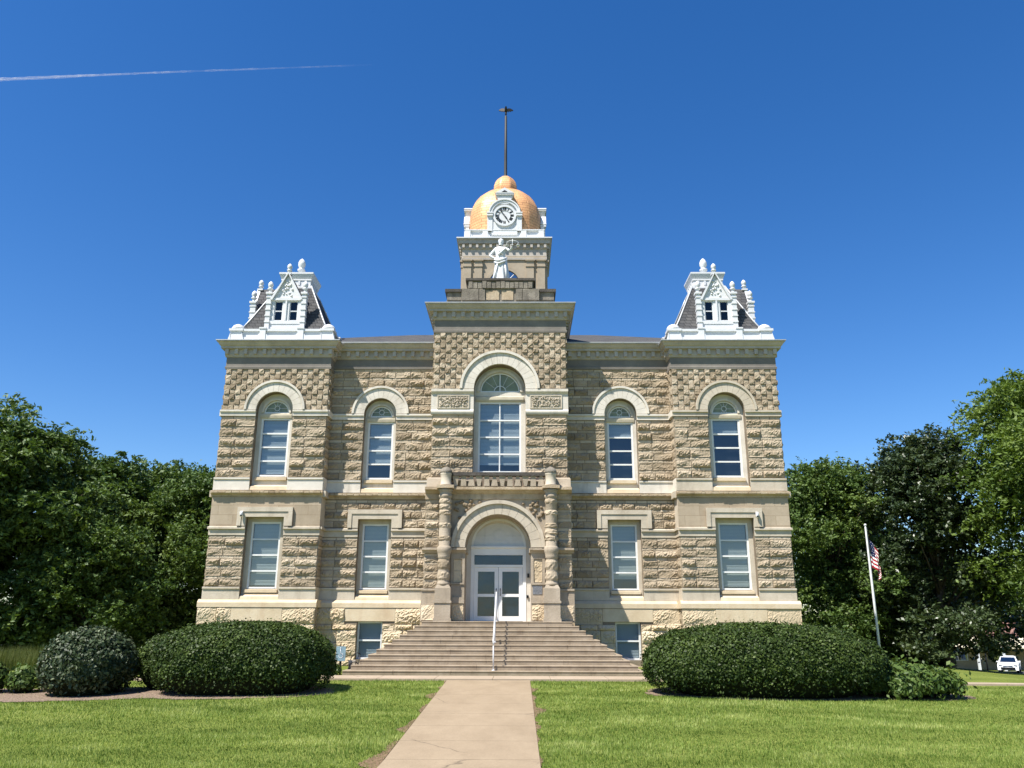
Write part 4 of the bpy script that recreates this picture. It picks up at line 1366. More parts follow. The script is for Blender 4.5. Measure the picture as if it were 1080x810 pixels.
def turret(cx):
    cy = YP+2.03
    zb = 11.93
    P_ = M['paint']
    dk = MB(); dk.box(cx-2.2, cx+2.2, cy-2.2, cy+2.2, 11.86, zb); dk.build('roof_deck', M['lead'], CH)
    # parapet: panels between pedestals
    for k in range(4):
        f = rotp(cx, cy, k)
        pa = RB(f)
        o = 2.00
        pa.box(-2.02, 2.02, o-0.16, o, zb, zb+0.13)
        for a, b in ((-1.55, -0.86), (-0.62, 0.62), (0.86, 1.55)):
            pa.box(a, b, o-0.13, o-0.05, zb+0.13, zb+0.47)
        pa.box(-1.60, 1.60, o-0.16, o+0.01, zb+0.47, zb+0.56)
        for c in (-0.74, 0.74):
            pa.box(c-0.115, c+0.115, o-0.18, o+0.025, zb+0.131, zb+0.56)
            pa.box(c-0.14, c+0.14, o-0.20, o+0.05, zb+0.562, zb+0.62)
            for q in (-1, 1):   # scroll brackets leaning against the pedestal
                pa.add([(c+q*0.116, o-0.1, zb+0.131), (c+q*0.32, o-0.1, zb+0.131), (c+q*0.116, o-0.1, zb+0.40), (c+q*0.116, o+0.0, zb+0.131), (c+q*0.32, o+0.0, zb+0.131), (c+q*0.116, o+0.0, zb+0.40)],
                       [(0, 1, 2), (3, 5, 4), (0, 3, 4, 1), (1, 4, 5, 2), (2, 5, 3, 0)])
        pa.build('parapet', P_, CH)
    for sx in (-1, 1):
        for sy in (-1, 1):
            x, y = cx+sx*1.78, cy+sy*1.78
            pd = MB()
            pd.box(x-0.25, x+0.25, y-0.25, y+0.25, zb, zb+0.12)
            pd.box(x-0.215, x+0.215, y-0.215, y+0.215, zb+0.12, zb+0.48)
            pd.box(x-0.27, x+0.27, y-0.27, y+0.27, zb+0.48, zb+0.57)
            # round arched hood on each face
            pd.lathe(x, y, [(0.27, zb+0.57), (0.26, zb+0.64), (0.20, zb+0.74), (0.10, zb+0.80), (0.02, zb+0.82)], 16)
            for q in (-1, 1):
                pd.add([(x+q*0.216, y-0.23, zb+0.0), (x+q*0.34, y-0.23, zb+0.0), (x+q*0.216, y-0.23, zb+0.45), (x+q*0.216, y-0.12, zb+0.0), (x+q*0.34, y-0.12, zb+0.0), (x+q*0.216, y-0.12, zb+0.45)],
                       [(0, 1, 2), (3, 5, 4), (0, 3, 4, 1), (1, 4, 5, 2), (2, 5, 3, 0)])
            pd.build('corner_pedestal', P_, CH)
    # steep slate pyramid, slightly bell-cast
    ms = MB()
    prof = [(1.80, zb+0.05), (1.80, zb+0.42), (1.46, 13.05), (1.15, 13.75), (0.85, 14.42), (0.66, 14.85)]
    for a in range(len(prof)-1):
        (r0, z0), (r1, z1) = prof[a], prof[a+1]
        for k in range(4):
            f = rotp(cx, cy, k)
            ms.quad(f(-r0, r0, z0), f(r0, r0, z0), f(r1, r1, z1), f(-r1, r1, z1))
    ms.build('mansard_roof', M['slate'], CH)
    hp = MB()
    for sx in (-1, 1):
        for sy in (-1, 1):
            hp.tube([(cx+sx*r, cy+sy*r, z+0.01) for r, z in prof[1:]], 0.035, 6)
    hp.build('roof_hip', M['lead'], CH)
    # cap
    cp = MB()
    cp.band((cx-0.58, cx+0.58, cy-0.58, cy+0.58), [(0.10, 14.70), (0.14, 14.74), (0.14, 14.82), (0.02, 14.88), (0.02, 15.12), (0.05, 15.14), (0.05, 15.20), (0.08, 15.28), (0.12, 15.38), (0.13, 15.40), (0.13, 15.47), (-0.58, 15.49)])
    for q in (-0.4, -0.13, 0.13, 0.4):
        cp.box(cx+q-0.04, cx+q+0.04, cy-0.64, cy-0.58, 14.93, 15.11)
        cp.box(cx-0.64, cx-0.58, cy+q-0.04, cy+q+0.04, 14.93, 15.11)
        cp.box(cx+0.58, cx+0.64, cy+q-0.04, cy+q+0.04, 14.93, 15.11)
    cp.build('roof_cap', P_, CH)
    fb = RB(rotp(cx, cy, 0))
    fb.box(-0.14, 0.14, -0.14, 0.14, 15.49, 15.60)
    fb.finial(0, 0, 15.60, 0.80, 0.17)
    fb.build('finial', P_, CH)
    for k in ((0, 3, 2) if cx < 0 else (0, 1, 2)):
        f = rotp(cx, cy, k)
        d = RB(f)
        o = 1.66
        # pilasters with blocks, dormer face
        for s in (-1, 1):
            c = s*0.70
            d.box(c-0.09, c+0.09, o-0.12, o+0.10, 12.50, 14.06)
            for z in (12.86, 13.12, 13.38, 13.64, 13.90):
                d.box(c-0.11, c+0.11, o-0.14, o+0.125, z, z+0.05)
            d.box(c-0.13, c+0.13, o-0.14, o+0.14, 14.06, 14.14)
            d.finial(c, o, 14.14, 0.50, 0.115)
        yb = o-1.45
        # cheeks
        for s in (-1, 1):
            a, b = sorted((s*0.56, s*0.61)); d.box(a, b, yb, o-0.02, 12.6, 13.86)
        # face around two windows
        for a, b in ((-0.61, -0.47), (-0.13, -0.03), (0.03, 0.13), (0.47, 0.61)):
            d.box(a, b, o-0.08, o+0.03, 12.93, 13.80)
        d.box(-0.03, 0.03, o-0.08, o+0.075, 12.93, 13.80)
        d.box(-0.64, 0.64, o-0.1, o+0.07, 12.80, 12.93)
        d.box(-0.62, 0.62, o-0.08, o+0.05, 12.5, 12.80)
        d.box(-0.64, 0.64, o-0.1, o+0.08, 13.80, 13.90)
        # gable
        gy = o+0.03
        apex = 15.02
        d.add([(-0.55, gy, 13.90), (0.55, gy, 13.90), (0, gy, apex-0.12), (-0.55, gy-0.08, 13.90), (0.55, gy-0.08, 13.90), (0, gy-0.08, apex-0.12)],
              [(0, 1, 2), (3, 5, 4), (0, 3, 4, 1), (1, 4, 5, 2), (2, 5, 3, 0)])
        db = d.build('dormer', P_, CH)
        # raking boards
        rk = RB(f)
        for s in (-1, 1):
            p0 = (s*0.64, 13.84); p1 = (0, apex)
            th = 0.085
            for (y0, y1, th) in ((gy-0.05, gy+0.10, 0.085), ):
                nx_, nz_ = (p1[1]-p0[1]), -(p1[0]-p0[0]); L = math.hypot(nx_, nz_); nx_, nz_ = nx_/L*th, nz_/L*th
                if s > 0: nx_, nz_ = nx_, nz_
                else: nx_, nz_ = -nx_, -nz_
                if nz_ < 0: nx_, nz_ = -nx_, -nz_
                q0 = (p0[0]-nx_, p0[1]-nz_); q1 = (p1[0]-nx_*0, p1[1]-nz_*1.9)
                rk.add([(p0[0], y1, p0[1]), (p1[0], y1, p1[1]), (q1[0], y1, q1[1]), (q0[0], y1, q0[1]),
                        (p0[0], y0, p0[1]), (p1[0], y0, p1[1]), (q1[0], y0, q1[1]), (q0[0], y0, q0[1])],
                       [(0, 1, 2, 3), (7, 6, 5, 4), (0, 4, 5, 1), (1, 5, 6, 2), (2, 6, 7, 3), (3, 7, 4, 0)])
        # carved tympanum
        random.seed(int(cx*10)+k)
        for _ in range(26):
            z = random.uniform(13.98, 14.65); hw = 0.48*(apex-0.2-z)/(apex-13.9)
            x = random.uniform(-hw, hw); r_ = random.uniform(0.025, 0.05)
            rk.lathe(x, gy, [(r_, z-r_*.8), (r_*1.1, z), (r_*0.8, z+r_*.8)], 6)
        rk.finial(0, gy-0.04, apex-0.06, 0.46, 0.11)
        rk.box(-0.11, 0.11, gy-0.15, gy+0.08, apex-0.10, apex-0.03)
        rk.build('gable', P_, db)
        # little ridge roof of slate behind the gable is under the boards
        sr = RB(f)
        for s in (-1, 1):
            sr.add([(s*0.64, gy-0.04, 13.82), (0, gy-0.04, apex-0.03), (0, yb-0.2, apex-0.03), (s*0.64, yb, 13.82)], [(0, 1, 2, 3)])
        sr.build('dormer_roof', M['slate'], db)
        for c in (-0.30, 0.30):
            wn = RB(f)
            a, b = c-0.17, c+0.17
            wn.box(a, a+0.035, o-0.06, o, 12.93, 13.80); wn.box(b-0.035, b, o-0.06, o, 12.93, 13.80)
            wn.box(a+0.035, b-0.035, o-0.06, o+0.002, 12.93, 12.98); wn.box(a+0.035, b-0.035, o-0.06, o+0.002, 13.75, 13.80)
            wn.box(a+0.035, b-0.035, o-0.055, o-0.005, 13.345, 13.385)
            wn.add([(a, o-0.03, 12.95), (b, o-0.03, 12.95), (b, o-0.03, 13.78), (a, o-0.03, 13.78)], [(0, 1, 2, 3)], 1)
            wn.add([(a, o-0.2, 12.95), (b, o-0.2, 12.95), (b, o-0.2, 13.78), (a, o-0.2, 13.78)], [(0, 1, 2, 3)], 2)
            wn.build('dormer_window', [P_, M['glass_dark'], M['dark_in']], db)
turret(-8.55)
turret(8.55)

# ------------------------------------------------------------------ clock tower
def clock_tower():
    cy = 9.2; h = 2.02; zc = 19.60
    w_ = MB()
    w_.box(-h, h, cy-h, cy+h, 11.0, zc-0.1, 0)
    w_.build('clock_tower_wall', M['trim'] if False else M['ctw'], CH)
    P_ = M['paint']
    for k in range(4):
        f = rotp(0, cy, k)
        q = RB(f)
        for c in (-1.80, -1.26, 1.26, 1.80):
            q.box(c-0.185, c+0.185, h-0.02, h+0.09, 13, 18.14)
            q.box(c-0.21, c+0.21, h-0.02, h+0.125, 18.14, 18.20)
            q.box(c-0.195, c+0.195, h-0.02, h+0.10, 18.20, 18.44)
            q.box(c-0.235, c+0.235, h-0.02, h+0.16, 18.44, 18.52)
        q.box(-2.02, 2.02, h-0.02, h+0.06, 18.52, 18.72)
        q.build('pilaster', M['ctw'], CH)
        am = RB(f)
        am.arch(0, 17.25, 0.74, 0.88, h+0.09, h-0.02, n=24)
        for s in (-1, 1):
            a, b = sorted((s*0.74, s*0.88)); am.box(a, b, h-0.02, h+0.09, 15, 17.25)
        am.build('arch_surround', M['ctw'], CH)
        wn = RB(f)
        wn.disc(0, 17.25, 0.73, h+0.012, 24, 1, 0, PI)
        wn.add([(-0.73, h+0.012, 15), (0.73, h+0.012, 15), (0.73, h+0.012, 17.25), (-0.73, h+0.012, 17.25)], [(0, 1, 2, 3)], 1)
        wn.box(-0.025, 0.025, h+0.014, h+0.05, 15, 17.97)
        for s in (-1, 1): wn.tube([(0, h+0.03, 17.25), (s*0.5, h+0.03, 17.77)], 0.02, 4)
        wn.box(-0.72, 0.72, h+0.014, h+0.05, 17.22, 17.27)
        wn.build('tower_window', [P_, M['glass_dk2']], CH)
    mb = MB()
    rect = (-h, h, cy-h, cy+h)
    zt = zc
    mb.band(rect, [(0.0, zt-1.08), (0.06, zt-1.07), (0.07, zt-0.98), (0.05, zt-0.96), (0.05, zt-0.52), (0.10, zt-0.50), (0.10, zt-0.28), (0.22, zt-0.27), (0.24, zt-0.12), (0.30, zt-0.06), (0.30, zt), (-0.3, zt+0.03)])
    for k in range(4):
        f = rotp(0, cy, k); r_ = RB(f)
        for j in range(13):
            c = -2.0+4.0*j/12; r_.box(c-0.06, c+0.06, h+0.05, h+0.20, zt-0.47, zt-0.285)
        o = len(mb.v); mb.v += r_.v; mb.f += [[i+o for i in q] for q in r_.f]; mb.m += r_.m; mb.t += r_.t; mb.s += r_.s
    mb.build('cornice', M['cornice'], CH)
    tp = MB(); tp.band(rect, [(0.31, zt-0.03), (0.325, zt-0.03), (0.325, zt+0.025), (-1.0, zt+0.06)]); tp.build('cornice_flashing', P_, CH)
    # white base balustrade
    zb = zt+0.03
    ba = MB()
    ba.box(-h+0.02, h-0.02, cy-h+0.02, cy+h-0.02, zb, zb+0.10)
    ba.box(-h+0.12, h-0.12, cy-h+0.12, cy+h-0.12, zb+0.10, zb+0.50)
    ba.band((-h+0.06, h-0.06, cy-h+0.06, cy+h-0.06), [(-0.1, zb+0.50), (0.0, zb+0.50), (0.03, zb+0.54), (0.03, zb+0.58), (-0.3, zb+0.60)])
    for k in range(4):
        f = rotp(0, cy, k); r_ = RB(f)
        for c in (-1.82, -0.95, 0.95, 1.82):
            r_.box(c-0.13, c+0.13, h-0.2, h-0.02, zb+0.10, zb+0.50)
            for q in (-1, 1):
                if abs(c+q*0.3) > 1.95: continue
                r_.add([(c+q*0.131, h-0.12, zb+0.10), (c+q*0.30, h-0.12, zb+0.10), (c+q*0.131, h-0.12, zb+0.40), (c+q*0.131, h-0.04, zb+0.10), (c+q*0.30, h-0.04, zb+0.10), (c+q*0.131, h-0.04, zb+0.40)],
                       [(0, 1, 2), (3, 5, 4), (0, 3, 4, 1), (1, 4, 5, 2), (2, 5, 3, 0)])
        o = len(ba.v); ba.v += r_.v; ba.f += [[i+o for i in q] for q in r_.f]; ba.m += r_.m; ba.t += r_.t; ba.s += r_.s
    ba.build('dome_parapet', P_, CH)
    # copper dome: chamfered square plan, UV in metres for the shingles
    prof = [(1.88, zb+0.52), (1.90, 20.8), (1.905, 21.15), (1.87, 21.55), (1.80, 21.95), (1.63, 22.32), (1.40, 22.66), (1.10, 22.96), (0.75, 23.2), (0.35, 23.36)]
    def oct_plan(r, ch, n_side=6):
        c = r*(1-ch); pts = []
        corners = [(c, -r), (r, -c), (r, c), (c, r), (-c, r), (-r, c), (-r, -c), (-c, -r)]
        out = []
        for i in range(8):
            a, b = corners[i], corners[(i+1) % 8]
            for t in range(n_side):
                u = t/n_side
                out.append((a[0]*(1-u)+b[0]*u, a[1]*(1-u)+b[1]*u))
        return out
    def dome_mesh(name, prof, ch, mat, bulge=0.10):
        import bmesh
        bm = bmesh.new(); uvl = bm.loops.layers.uv.new('UVMap')
        rings = []; vlen = [0]
        for i, (r, z) in enumerate(prof):
            ring = []
            for (x, y) in oct_plan(r, ch):
                d = math.hypot(x, y)
                g = 1-bulge+bulge*(r/d)     # pull towards a circle
                ring.append(bm.verts.new((x*g, cy+y*g, z)))
            rings.append(ring)
            if i: vlen.append(vlen[-1]+math.hypot(r-prof[i-1][0], z-prof[i-1][1]))
        n = len(rings[0])
        for i in range(len(prof)-1):
            for k in range(n):
                k2 = (k+1) % n
                fc = bm.faces.new((rings[i][k], rings[i][k2], rings[i+1][k2], rings[i+1][k]))
                per = 8*prof[i][0]*0.9; per2 = 8*prof[i+1][0]*0.9
                for lp, (u, v) in zip(fc.loops, ((k/n*12.6, vlen[i]), ((k+1)/n*12.6, vlen[i]), ((k+1)/n*12.6, vlen[i+1]), (k/n*12.6, vlen[i+1]))):
                    lp[uvl].uv = (u, v)
                fc.smooth = True
        bm.faces.new(rings[-1])
        me = bpy.data.meshes.new(name); bm.to_mesh(me); bm.free(); me.materials.append(mat)
        o = bpy.data.objects.new(name, me); COL.objects.link(o); o.parent = CH
        return o
    # denser profile
    pr = []
    for i in range(len(prof)-1):
        for t in range(3):
            u = t/3; pr.append((prof[i][0]*(1-u)+prof[i+1][0]*u, prof[i][1]*(1-u)+prof[i+1][1]*u))
    pr.append(prof[-1])
    dome_mesh('dome', pr, 0.30, M['copper'], 0.55)
    cpf = [(0.56, 23.10), (0.60, 23.2), (0.615, 23.42), (0.60, 23.62), (0.54, 23.84), (0.43, 24.04), (0.28, 24.20), (0.12, 24.30)]
    dome_mesh('cupola', cpf, 0.55, M['copper'], 0.1)
    # clock dormers
    for k in range(4):
        f = rotp(0, cy, k)
        d = RB(f)
        o = 2.03
        cz = 20.95
        z0 = zb+0.50
        d.box(-0.64, 0.64, 0.9, o-0.06, z0-0.2, cz+0.10)
        n = 20
        # arched body
        vs = []
        for j in range(n+1):
            a = PI*j/n
            vs += [(0.64*math.cos(a), o-0.06, cz+0.10+0.64*math.sin(a)), (0.64*math.cos(a), 0.7, cz+0.10+0.64*math.sin(a))]
        fs = [(2*j, 2*j+1, 2*j+3, 2*j+2) for j in range(n)]
        fs.append(tuple(2*j for j in range(n+1)))
        d.add(vs, fs)
        d.arch(0, cz+0.10, 0.62, 0.74, o+0.04, o-0.2, n=24)
        d.arch(0, cz+0.10, 0.74, 0.80, o+0.08, o-0.2, n=24)
        for s in (-1, 1):
            a, b = sorted((s*0.60, s*0.86))
            d.box(a, b, o-0.2, o-0.02, z0, cz-0.02)
            d.box(a-0.02, b+0.02, o-0.22, o+0.07, cz-0.02, cz+0.05)
            d.box(a, b, o-0.2, o+0.05, cz+0.05, cz+0.10)
            d.box(a-0.03, b+0.03, o-0.22, o+0.09, cz+0.10, cz+0.16)
        # pedestal and little pediment on top
        d.add([(-0.22, o+0.02, cz+0.62), (0.22, o+0.02, cz+0.62), (0.42, o+0.04, cz+1.12), (-0.42, o+0.04, cz+1.12), (-0.22, 0.8, cz+0.62), (0.22, 0.8, cz+0.62), (0.42, 0.8, cz+1.12), (-0.42, 0.8, cz+1.12)],
              [(0, 1, 2, 3), (4, 7, 6, 5), (0, 4, 5, 1), (1, 5, 6, 2), (2, 6, 7, 3), (3, 7, 4, 0)])
        d.box(-0.46, 0.46, 0.7, o+0.10, cz+1.12, cz+1.20)
        d.add([(-0.48, o+0.12, cz+1.20), (0.48, o+0.12, cz+1.20), (0, o+0.12, cz+1.50), (-0.48, 0.6, cz+1.20), (0.48, 0.6, cz+1.20), (0, 0.6, cz+1.50)],
              [(0, 1, 2), (3, 5, 4), (0, 3, 4, 1), (1, 4, 5, 2), (2, 5, 3, 0)])
        d.add([(-0.16, o+0.125, cz+1.24), (0.16, o+0.125, cz+1.24), (0, o+0.125, cz+1.35)], [(0, 1, 2)], 1)
        dm = d.build('clock_dormer', [P_, M['black']], CH)
        c_ = RB(f)
        # dial: white face, dark chapter ring, white roman strokes, hands
        c_.disc(0, cz, 0.56, o-0.03, 40, 0)
        c_.arch(0, cz, 0.47, 0.58, o+0.03, o-0.05, n=40, a0=0, a1=2*PI, mi=0, ends=False)
        c_.arch(0, cz, 0.275, 0.465, o-0.015, o-0.04, n=40, a0=0, a1=2*PI, mi=0, ends=False)
        num = ['XII', 'I', 'II', 'III', 'IIII', 'V', 'VI', 'VII', 'VIII', 'IX', 'X', 'XI']
        for q, t in enumerate(num):
            ang = PI/2-2*PI*q/12
            wds = {'I': 0.024, 'V': 0.06, 'X': 0.06}
            tot = sum(wds[ch] for ch in t)+0.010*(len(t)-1)
            sc = min(1.25, 0.17/tot) if tot > 0.17 else 1.25
            x = -tot*sc/2
            r0, r1 = 0.285, 0.455
            def pt(u, rr):
                return (rr*math.cos(ang)+u*math.sin(ang), o-0.005, cz+rr*math.sin(ang)-u*math.cos(ang))
            def bar(u0, ra, u1, rb, th):
                c_.add([pt(u0-th, ra), pt(u0+th, ra), pt(u1+th, rb), pt(u1-th, rb)], [(0, 1, 2, 3)], 1)
            for ch in t:
                wd = wds[ch]*sc
                if ch == 'I': bar(x+wd/2, r0, x+wd/2, r1, 0.017)
                elif ch == 'V':
                    bar(x+wd/2, r0, x+0.012, r1, 0.02); bar(x+wd/2, r0, x+wd-0.012, r1, 0.011)
                else:
                    bar(x+0.01, r0, x+wd-0.01, r1, 0.012); bar(x+wd-0.01, r0, x+0.01, r1, 0.02)
                x += wd+0.010*sc
        clk = c_.build('clock_face', [P_, M['black']], dm)
        hb = RB(f)
        for ang, L, th in ((324, 0.44, 0.018), (146, 0.29, 0.026)):
            a = R(90-ang)
            hb.tube([(-0.08*math.cos(a), o+0.02, cz-0.08*math.sin(a)), (L*0.7*math.cos(a), o+0.02, cz+L*0.7*math.sin(a)), (L*math.cos(a), o+0.02, cz+L*math.sin(a))], [th, th, 0.005], 5)
        hb.build('clock_hand', M['black'], dm)
    sp = MB()
    sp.lathe(0, cy, [(0.12, 24.26), (0.10, 24.34), (0.085, 24.4), (0.08, 25.5), (0.065, 28.02), (0.03, 28.05), (0.012, 28.06), (0.012, 28.3)], 12)
    sp.build('spire_pole', M['pole'], CH)
    eg = MB()
    eg.tube([(0.0, cy+0.14, 28.22), (0, cy+0.02, 28.34), (0, cy-0.10, 28.44), (0, cy-0.16, 28.52), (0, cy-0.24, 28.50)], [0.03, 0.075, 0.07, 0.045, 0.01], 8)
    for s in (-1, 1):
        # broad drooping wings with separated feathers
        pts = [(0.03, 28.47), (0.14, 28.545), (0.27, 28.545), (0.40, 28.47), (0.37, 28.43), (0.29, 28.41), (0.25, 28.36), (0.19, 28.39), (0.15, 28.32), (0.10, 28.37), (0.04, 28.31)]
        n = len(pts)
        vs = [(s*x, cy-0.02+0.25*x, z) for x, z in pts]+[(s*x, cy+0.02+0.25*x, z-0.01) for x, z in pts]
        eg.add(vs, [tuple(range(n)), tuple(range(2*n-1, n-1, -1))]+[(k, (k+1) % n, n+(k+1) % n, n+k) for k in range(n)])
        eg.tube([(s*0.03, cy+0.02, 28.32), (s*0.035, cy, 28.24)], [0.016, 0.012], 5)
    eg.tube([(0, cy+0.1, 28.26), (0.0, cy+0.05, 28.16)], [0.03, 0.06], 5)
    eg.lathe(0, cy, [(0.01, 28.14), (0.05, 28.18), (0.05, 28.22), (0.01, 28.25)], 8)
    eg.build('eagle_finial', M['bronze'], CH)
M['ctw'] = stone('clock_tower_stone', (0.31, 0.255, 0.185), (0.37, 0.305, 0.225), (0.42, 0.355, 0.27), stain=0.3, bump=0.1)
M['glass_dk2'] = mat_glass('tower_glass', 0.35, (0.10, 0.12, 0.14))
M['copper_plain'] = simple('copper_roll', (0.82, 0.50, 0.27), 0.4, 0.5, metal=0.5, var=0.1)
M['pole'] = simple('grey_pole', (0.035, 0.035, 0.033), 0.6, 0.3)
clock_tower()

# ------------------------------------------------------------------ entrance steps
def steps():
    st = empty('entrance_steps', (0, -3, 0))
    tag(st, 'broad brown stone steps rising to the white double doors', 'steps')
    n = 11; rise = 1.53/n; tr = 0.285; sd = 0.195
    ytop = -1.42
    random.seed(4)
    for k in range(n):          # k = 0 lowest
        y0 = ytop-(n-1-k)*tr
        hw = 2.50+(n-1-k)*sd
        z1 = rise*(k+1); z0 = z1-rise
        mb = MB()
        # tread slabs, several stones long, nosing slightly rounded
        cuts = [-hw]
        x = -hw+random.uniform(1.2, 2.4)
        while x < hw-0.9: cuts.append(x); x += random.uniform(1.6, 2.6)
        cuts.append(hw)
        yb = -0.35 if k == n-1 else ytop+0.4
        for a, b in zip(cuts[:-1], cuts[1:]):
            j = random.uniform(-0.004, 0.004)
            a += 0.003; b -= 0.003
            mb.strip(a, b, y0+j, [(-(yb-y0), z0-0.02), (-0.012, z0-0.02), (-0.012, z1-0.045), (0.0, z1-0.035), (0.004, z1-0.012), (-0.012, z1), (-(yb-y0), z1)])
        o = mb.build('step', M['steps'], st)
        o.location = (0, 3, 0)
    # landing threshold inside the porch
    mb = MB(); mb.box(-1.12, 1.12, -0.9, 0.25, 1.40, 1.534); o = mb.build('landing', M['steps'], st); o.location = (0, 3, 0)
    fb = MB(); fb.box(-2.6, 2.6, -1.0, -0.1, -0.2, 1.50); o = fb.build('landing_base', M['rock_base'], st); o.location = (0, 3, 0)
steps()
def handrail():
    t = empty('handrail', (0.0, -4.2, 0)); ox, oy = 0, 4.2
    tag(t, 'slim white handrail down the middle of the stone steps', 'handrail')
    x = -0.03
    top = (x, -1.25, 2.47); bot = (x, -4.10, 1.03)
    mb = MB()
    mb.tube([(x, -1.05, 2.47), top, bot, (x, -4.22, 0.97), (x, -4.24, 0.90), (x, -4.20, 0.86)], 0.022, 10)
    o = mb.build('rail', M['rail'], t); o.location = (0, oy, 0)
    for (y, zt, zb) in ((-1.30, 2.45, 1.53), (-2.70, 1.74, 0.90), (-4.05, 1.05, 0.14)):
        p = MB(); p.tube([(x, y, zb), (x, y, zt)], 0.022, 10); p.lathe(x, y, [(0.05, zb), (0.05, zb+0.015), (0.02, zb+0.02)], 12)
        o = p.build('post', M['rail'], t); o.location = (0, oy, 0)
handrail()

# ------------------------------------------------------------------ statue of a robed woman with scales
def skin_mesh(name, verts, edges, radii, mat, parent=None, sub=2, root=0):
    me = bpy.data.meshes.new(name)
    me.from_pydata([tuple(v) for v in verts], edges, [])
    o = bpy.data.objects.new(name, me); COL.objects.link(o)
    sk = o.modifiers.new('skin', 'SKIN')
    if not me.skin_vertices: pass
    sd = me.skin_vertices[0].data
    for i, r in enumerate(radii):
        sd[i].radius = r if hasattr(r, '__len__') else (r, r)
        sd[i].use_root = (i == root)
    sb = o.modifiers.new('sub', 'SUBSURF'); sb.levels = sub; sb.render_levels = sub
    dg = bpy.context.evaluated_depsgraph_get()
    ev = o.evaluated_get(dg)
    m2 = bpy.data.meshes.new_from_object(ev)
    m2.name = name
    bpy.data.objects.remove(o)
    m2.materials.clear(); m2.materials.append(mat)
    m2.polygons.foreach_set('use_smooth', np.ones(len(m2.polygons), dtype=bool))
    o = bpy.data.objects.new(name, m2); COL.objects.link(o)
    if parent: o.parent = parent
    return o

